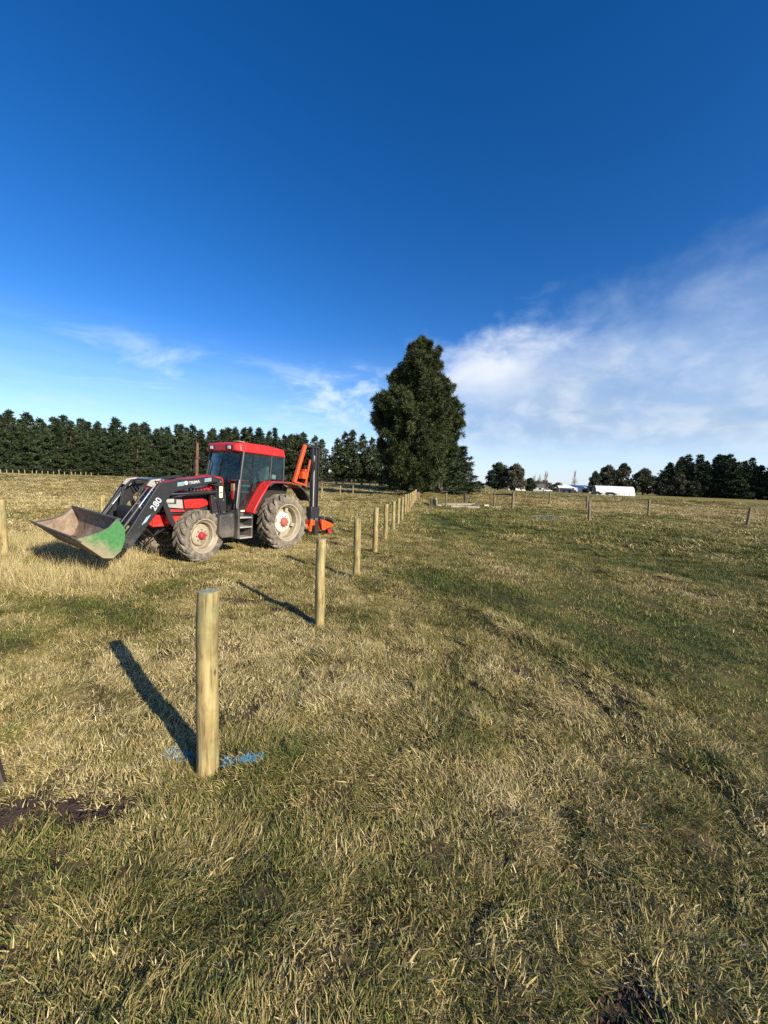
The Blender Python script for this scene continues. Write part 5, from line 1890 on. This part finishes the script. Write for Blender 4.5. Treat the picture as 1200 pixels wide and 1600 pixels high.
def decal(txt, size, loc, ang, parent, italic=0.0):
    """lettering on a face that looks along +y; ang turns it in the plane (reading runs towards -x)"""
    me = text_mesh(txt, size)
    o = link('lettering', me, M_DECAL, parent)
    mx = Matrix(((-1, 0, 0), (0, 0, 1), (0, 1, 0))).to_4x4()
    o.matrix_local = Matrix.Translation(loc) @ Matrix.Rotation(ang, 4, 'Y') @ mx
    return o


boom = [(2.00, 1.90), (2.16, 1.97), (2.90, 1.855), (3.34, 1.775), (3.47, 1.745), (3.49, 1.70),                     # top edge to the knee
        (3.98, 0.90), (4.14, 0.66), (4.17, 0.56), (4.08, 0.44), (3.97, 0.50), (3.42, 1.22), (3.29, 1.40), (3.17, 1.55), (3.06, 1.60), (2.55, 1.74), (2.10, 1.83), (2.02, 1.83)]
ARMS = []
for s in (-1, 1):
    y0, y1 = (0.605, 0.69) if s > 0 else (-0.69, -0.605)
    b = MB()
    b.prism(boom, y0, y1)
    A_ = b.build('loader_arm', M_BLACK, TR, 0.01)
    ARMS.append(A_)
    yo = y1 if s > 0 else y0
    for x, z, r in ((3.83, 0.86, 0.055), (4.09, 0.53, 0.04), (2.09, 1.89, 0.035)):
        MB().lathe([(0, -0.004), (r, -0.004), (r, 0.006 * 1), (r * 0.7, 0.008), (r * 0.7, 0.002), (0, 0.002)], 18, (x, yo + (0.0 if s > 0 else -0.003), z)).build('pivot_ring', M_DARK, A_)
    # lift ram
    yr = 0.5 * (y0 + y1)
    MB().tube([(2.07, yr, 1.60), (2.80, yr, 1.555)], 0.048, 12).build('lift_ram', M_BLACK, TR)
    MB().tube([(2.80, yr, 1.555), (3.18, yr, 1.535)], 0.026, 10).build('lift_ram_rod', M_CHROME, TR)
    # bucket ram in front of the arm
    yq = s * 0.50
    MB().tube([(3.46, yq, 1.68), (3.76, yq, 1.25)], 0.026, 10).build('bucket_ram_rod', M_CHROME, TR)
    MB().tube([(3.76, yq, 1.25), (4.12, yq, 0.74)], 0.042, 12).build('bucket_ram', M_BLACK, TR)
    MB().tube([(3.50, s * 0.42, 1.70), (4.05, s * 0.42, 0.95)], 0.017, 8).build('level_link', M_BLACK, TR)
    MB().prism([(3.36, 1.42), (3.30, 1.52), (3.06, 0.96), (3.00, 0.84), (3.10, 0.82), (3.20, 0.98)], y0 - 0.03 * s, y0 + 0.03 - 0.03 * s).build('loader_prop', M_BLACK, TR, 0.006)
    MB().prism([(3.28, 1.86), (3.50, 1.82), (3.58, 1.70), (3.44, 1.66)], 0.46 * s - 0.03, 0.46 * s + 0.03).build('knee_link', M_GREY, TR, 0.01)
MB().tube([(3.80, -0.62, 0.92), (3.80, 0.62, 0.92)], 0.065, 14).build('cross_tube', M_BLACK, TR)
MB().box(3.60, 3.78, -0.30, 0.30, 0.95, 1.25).build('valve_cover', M_BLACK, TR, 0.02)
b = MB()
for k, yy in enumerate((-0.36, -0.30, 0.28, 0.36)):
    b.tube([(2.3, 0.55 * (1 if yy > 0 else -1), 1.9), (3.1, yy, 1.83), (3.45, yy, 1.80), (3.62, yy, 1.62), (3.70, yy * 0.9, 1.2)], 0.013, 6, False)
b.tube([(3.40, -0.6, 1.79), (3.46, 0.0, 1.82), (3.42, 0.6, 1.79)], 0.014, 6, False)
b.build('hydraulic_hose', M_DARK, TR)
b = MB()
b.tube([(3.36, -0.58, 1.80), (3.36, 0.58, 1.80)], 0.02, 8)
b.tube([(3.30, -0.58, 1.83), (3.30, 0.58, 1.83)], 0.02, 8)
b.build('hydraulic_pipe', M_STEEL, TR)
NA = ARMS[1]
bang = math.atan2(0.14, 0.78)
decal('TRIMA', 0.095, (2.79, 0.6925, 1.757), bang, NA)
b = MB()
for k in range(4):
    for x0, x1 in ((3.06, 2.90), (2.40, 2.22)):
        dz = 0.022 * k
        zz = lambda x: 1.755 + (2.80 - x) * 0.178 + dz
        b.hexa([(x0, 0.689, zz(x0)), (x1, 0.689, zz(x1)), (x1, 0.689, zz(x1) + 0.012), (x0, 0.689, zz(x0) + 0.012)], [(x0, 0.694, zz(x0)), (x1, 0.694, zz(x1)), (x1, 0.694, zz(x1) + 0.012), (x0, 0.694, zz(x0) + 0.012)])
b.build('stripe_marks', M_DECALBLUE, NA, 0, 0)
b = MB()
b.lathe([(0.0, 0.0), (0.045, 0.0), (0.045, 0.005), (0.0, 0.005)], 20, (2.855, 0.689, 1.79))
b.lathe([(0.0, 0.004), (0.022, 0.004), (0.022, 0.007), (0.0, 0.007)], 4, (2.855, 0.689, 1.79))
b.build('round_emblem', M_DECAL, NA, 0, 0)
aang = math.atan2(0.62, 0.46)
decal('280', 0.185, (3.54, 0.6925, 1.18), R(57), NA)
b = MB()
for k in range(3):
    dx, dz = 0.83 * 0.036 * k, 0.56 * 0.036 * k
    p = [(3.80 - dx, 0.92 + 0.0 - dz * 0 + 0.02 * k), (3.70 - dx, 1.07 + 0.02 * k)]
    n_ = (-0.015, 0.010)
    b.hexa([(p[0][0], 0.689, p[0][1]), (p[1][0], 0.689, p[1][1]), (p[1][0] + n_[0], 0.689, p[1][1] + n_[1] * -1), (p[0][0] + n_[0], 0.689, p[0][1] - n_[1])],
           [(p[0][0], 0.694, p[0][1]), (p[1][0], 0.694, p[1][1]), (p[1][0] + n_[0], 0.694, p[1][1] - n_[1]), (p[0][0] + n_[0], 0.694, p[0][1] - n_[1])])
b.build('stripe_marks', M_DECALBLUE, NA, 0, 0)

# bucket: skewed a little, as it hangs in the photograph
NEAR = [(5.08, 0.775), (4.66, 0.40), (4.50, 0.375), (4.36, 0.50), (4.30, 0.70), (4.30, 0.90), (4.42, 1.09)]
OFF = (-0.17, 0.085)


def bp(p, u):
    """point of the bucket section at u = 0 (near side) .. 1 (far side)"""
    return (p[0] + OFF[0] * u, 1.05 - 2.12 * u, p[1] + OFF[1] * u)


b = MB()
t = 0.018
inner = [(x + (0.02 if i > 2 else 0.0), z + (0.02 if i < 4 else 0.004)) for i, (x, z) in enumerate(NEAR)]
n = len(NEAR)
b._add([bp(p, 0) for p in NEAR] + [bp(p, 1) for p in NEAR] + [bp(p, 0) for p in inner] + [bp(p, 1) for p in inner],
       [(i, i + 1, n + i + 1, n + i) for i in range(n - 1)] + [(2 * n + i + 1, 2 * n + i, 3 * n + i, 3 * n + i + 1) for i in range(n - 1)] +
       [(0, n, 3 * n, 2 * n), (n - 1, 2 * n - 1, 4 * n - 1, 3 * n - 1)])
BK = b.build('bucket', M_BUCKETIN, TR, 0, 50)
rim_top = [(4.42, 1.09), (4.56, 0.935), (4.72, 0.86), (4.90, 0.815), (5.08, 0.785)]
for u0, u1, nm, m in ((-0.008, 0.004, 'side_plate', M_GREEN), (0.996, 1.008, 'side_plate', M_GREEN)):
    b = MB()
    outline = NEAR[:-1] + rim_top[:]
    outline = [NEAR[0]] + NEAR[1:] + rim_top[1:-1]
    k = len(outline)
    b._add([bp(p, u0) for p in outline] + [bp(p, u1) for p in outline], [tuple(range(k)), tuple(range(2 * k - 1, k - 1, -1))] + [(i, (i + 1) % k, (i + 1) % k + k, i + k) for i in range(k)])
    b.build(nm, m if u0 < 0.5 else M_BUCKETIN, BK, 0.004)
b = MB()
for (a_, c_) in zip(rim_top, rim_top[1:]):
    for u in (0.004, 0.996):
        b.tube([bp(a_, u), bp(c_, u)], 0.014, 6)
b.build('side_rim', M_BUCKETEDGE, BK, 0, 40)
b = MB()
b.hexa([bp((5.14, 0.815), -0.01), bp((5.14, 0.815), 1.01), bp((5.00, 0.705), 1.01), bp((5.00, 0.705), -0.01)], [bp((5.13, 0.835), -0.01), bp((5.13, 0.835), 1.01), bp((4.98, 0.725), 1.01), bp((4.98, 0.725), -0.01)])
b.build('cutting_edge', M_BUCKETEDGE, BK, 0.003)
b = MB()
b.bar(bp((4.405, 1.085), -0.008), bp((4.405, 1.085), 1.008), 0.06, 0.035, (0, 0, 1))
b.build('top_lip', M_BUCKETEDGE, BK, 0.006)
# dirt lying in the bucket
gq = np.random.default_rng(4)
m_ = 18
uu, vv = np.meshgrid(np.linspace(0.02, 0.98, m_ * 2), np.linspace(0, 1, m_))
uu, vv = uu.ravel(), vv.ravel()
px_ = 4.40 + 0.44 * vv
fl = np.interp(px_, [4.36, 4.50, 4.66, 5.08], [0.50, 0.395, 0.42, 0.79])
zz_ = fl + 0.01 + (0.10 + 0.08 * fbm(uu * 9, vv * 3, 7, 2)) * np.sin(np.clip(vv, 0, 1) * np.pi) ** 0.8 * (0.5 + fbm(uu * 4, vv * 0 + 2, 3, 2))
Vd = np.stack([px_ + OFF[0] * uu, 1.05 - 2.12 * uu, zz_ + OFF[1] * uu], 1)
ii = np.arange(m_ * m_ * 2).reshape(m_, m_ * 2)
Fd = np.stack([ii[:-1, :-1], ii[:-1, 1:], ii[1:, 1:], ii[1:, :-1]], -1).reshape(-1, 4)
link('dirt', mesh_np('dirt', Vd, Fd, True), M_SOIL, BK)
b = MB()
for u in (0.22, 0.78):
    for d in (-0.03, 0.03):
        p = bp((0, 0), u)
        x = 0
        yc = 1.05 - 2.12 * u + d * 2.2
        b.prism([(4.34 - 0.17 * u, 0.55 + 0.085 * u), (4.10, 0.46), (4.06, 0.58), (4.12, 0.80), (4.31 - 0.17 * u, 0.98 + 0.085 * u)], yc - 0.012, yc + 0.012)
b.build('bucket_bracket', M_BLACK, BK, 0.004)

# ------------------------------------------------------------------ post driver on the back of the tractor
OX, OY = -1.95, 0.42
PD = empty('post_driver', tuple(TR.matrix_basis @ Vector((OX, OY, 0))))
PD.rotation_euler = (0, 0, R(241.37))
tag(PD, 'orange and black post driver with a tall black mast behind the tractor', 'post driver')


def pb(mb, name, m, bevel=0.008, parent=None):
    """build a part given in tractor coordinates under the post driver"""
    mb.v = [(x - OX, y - OY, z) for x, y, z in mb.v]
    return mb.build(name, m, parent or PD, bevel)


b = MB()
b.box(-1.84, -1.78, 0.36, 0.47, 0.74, 3.12)
b.box(-2.09, -1.92, 0.40, 0.425, 0.74, 3.15)
b.box(-2.09, -2.065, 0.36, 0.485, 0.74, 3.15)
b.box(-1.945, -1.92, 0.36, 0.485, 0.74, 3.15)
MAST = pb(b, 'mast', M_MAST, 0.006)
pb(MB().box(-2.10, -1.46, 0.35, 0.50, 3.10, 3.155), 'mast_cap', M_MAST, 0.006)
pb(MB().tube([(-1.88, 0.43, 0.9), (-1.88, 0.43, 2.85)], 0.035, 10), 'lift_ram', M_GREY, 0)
b = MB()
b.box(-2.10, -1.68, 0.32, 0.54, 0.80, 1.17)
b.box(-2.12, -1.70, 0.29, 0.55, 1.05, 1.10)
pb(b, 'drop_hammer', M_MAST, 0.015)
pb(MB().bar((-1.44, 0.42, 3.16), (-0.96, 0.42, 1.95), 0.105, 0.10, (0, 1, 0)), 'orange_boom', M_ORANGE, 0.012)
pb(MB().bar((-1.50, 0.30, 3.08), (-1.22, 0.30, 2.18), 0.11, 0.11, (0, 1, 0)), 'tilt_ram', M_MAST, 0.02)
pb(MB().tube([(-1.22, 0.30, 2.2), (-1.08, 0.30, 1.82)], 0.03, 10), 'tilt_ram_rod', M_CHROME, 0)
b = MB()
b.bar((-1.70, 0.42, 2.70), (-1.50, 0.42, 1.90), 0.05, 0.05)
b.bar((-1.02, 0.42, 1.97), (-1.52, 0.42, 1.86), 0.05, 0.09)
pb(b, 'orange_strut', M_ORANGE, 0.006)
b = MB()
b.box(-1.46, -1.27, 0.33, 0.50, 2.08, 2.30)
b.box(-1.42, -1.34, 0.30, 0.53, 2.30, 2.38)
VB = pb(b, 'valve_block', M_ORANGE, 0.01)
b = MB()
for k in range(3):
    b.tube([(-1.30 - 0.05 * k, 0.5, 2.38), (-1.29 - 0.05 * k, 0.52, 2.50)], 0.012, 6)
pb(b, 'valve_lever', M_DARK, 0)
b = MB()
for k in range(4):
    b.tube([(-1.35, 0.36 + 0.03 * k, 2.1), (-1.45 - 0.03 * k, 0.34, 1.8), (-1.62, 0.36, 1.75 + 0.1 * k), (-1.76, 0.38, 1.95), (-1.80, 0.56, 2.8 - 0.1 * k)], 0.014, 6, False)
pb(b, 'hydraulic_hose', M_DARK, 0)
b = MB()
b.box(-1.86, -1.72, 0.34, 0.50, 0.70, 0.82)
b.box(-2.10, -1.96, 0.34, 0.50, 0.68, 0.82)
pb(b, 'slide_pin', M_STEEL, 0.01)
b = MB()
b.box(-1.90, -1.72, 0.30, 0.52, 0.55, 0.72)
b.bar((-1.75, 0.50, 0.74), (-1.68, 0.50, 0.36), 0.10, 0.06)
b.bar((-1.35, -0.1, 0.62), (-2.2, -0.1, 0.55), 0.14, 0.14)
b.bar((-0.45, -0.35, 0.60), (-1.75, -0.30, 0.55), 0.08, 0.10)
b.bar((-0.45, 0.35, 0.60), (-1.75, 0.36, 0.55), 0.08, 0.10)
pb(b, 'linkage_frame', M_ORANGE, 0.008)
b = MB()
b.box(-2.10, -1.92, 0.34, 0.52, 0.02, 0.70)
b.box(-2.25, -1.80, 0.26, 0.60, -0.10, 0.04)
pb(b, 'foot_post', M_DARK, 0.01)
b = MB()
b.prism([(-2.22, 0.36), (-2.22, 0.72), (-2.32, 0.71), (-2.80, 0.55), (-2.83, 0.44), (-2.80, 0.42), (-2.50, 0.39), (-2.36, 0.34)], 0.24, 0.58)
OB = pb(b, 'orange_hood', M_ORANGE, 0.02)
b = MB()
b.prism([(-2.20, 0.70), (-2.30, 0.80), (-2.62, 0.79), (-2.90, 0.70), (-3.02, 0.56), (-3.0, 0.52), (-2.86, 0.64), (-2.60, 0.72), (-2.30, 0.73)], 0.05, 0.50)
pb(b, 'hood_cover', M_MAST, 0.01)
b = MB()
b.lathe([(0.0, -0.10), (0.24, -0.10), (0.27, -0.05), (0.27, 0.05), (0.24, 0.10), (0.0, 0.10)], 24, (-2.80, 0.40, 0.13))
pb(b, 'support_wheel', M_DARK, 0)
pb(MB().box(-2.68, -2.50, 0.60, 0.64, 0.24, 0.38), 'red_reflector', M_TAIL, 0.006)
pb(MB().tube([(-2.05, 0.66, 2.0), (-2.12, 0.72, 1.0), (-2.18, 0.74, 0.36)], 0.012, 6), 'hanging_rope', M_OLDWOOD, 0)

# small fittings on the tractor
MB().tube([(1.50, 0.735, 1.20), (1.53, 0.76, 1.30), (1.46, 0.745, 1.85), (1.43, 0.715, 1.92)], 0.013, 8).build('highlight_rail', M_GREY, TR)  # pale rail added to draw the bright highlight along the front pillar
MB().box(0.50, 0.60, 0.705, 0.73, 1.84, 1.87).build('door_handle', M_FRAME, TR, 0.005)
b = MB()
for k in range(6):
    x = 2.12 + 0.09 * k
    b.hexa([(x, 0.4345, 1.60), (x + 0.05, 0.4345, 1.60), (x + 0.07, 0.444, 1.675), (x + 0.02, 0.444, 1.675)], [(x, 0.425, 1.60), (x + 0.05, 0.425, 1.60), (x + 0.07, 0.434, 1.675), (x + 0.02, 0.434, 1.675)])
b.build('bonnet_vent', M_DARK, TR, 0, 0)
b = MB()
b.tube([(1.90, 0.62, 1.05), (2.0, 0.64, 1.35), (2.08, 0.63, 1.62), (2.2, 0.62, 1.66)], 0.014, 6, False)
b.tube([(1.85, 0.62, 1.0), (1.95, 0.66, 1.3), (2.0, 0.64, 1.75), (2.25, 0.60, 1.80), (2.9, 0.59, 1.72)], 0.014, 6, False)
b.tube([(3.1, 0.30, 0.75), (3.35, 0.34, 0.62), (3.55, 0.36, 0.80), (3.72, 0.4, 0.95)], 0.014, 6, False)
b.tube([(3.1, 0.10, 0.70), (3.30, 0.12, 0.50), (3.55, 0.2, 0.70), (3.78, 0.3, 0.90)], 0.014, 6, False)
b.build('hydraulic_hose', M_DARK, TR)
b = MB()
for x, z in ((1.78, 1.10), (1.98, 1.08), (1.80, 1.40), (2.04, 1.45), (1.90, 1.85)):
    b.lathe([(0.0, 0.0), (0.022, 0.0), (0.022, 0.016), (0.0, 0.016)], 6, (x, 0.598, z))
b.build('tower_bolts', M_STEEL, TR, 0, 30)
MB().tube([(2.20, 0.36, 0.62), (2.34, 0.62, 0.60)], 0.022, 8).build('steering_rod', M_STEEL, TR)

# leave nothing loose: drop unused data
for c in (C_MAT, C_SHORT, C_TUSS, C_TALL, C_FAR, C_BLUE):
    c.use_fake_user = False
bpy.context.view_layer.update()
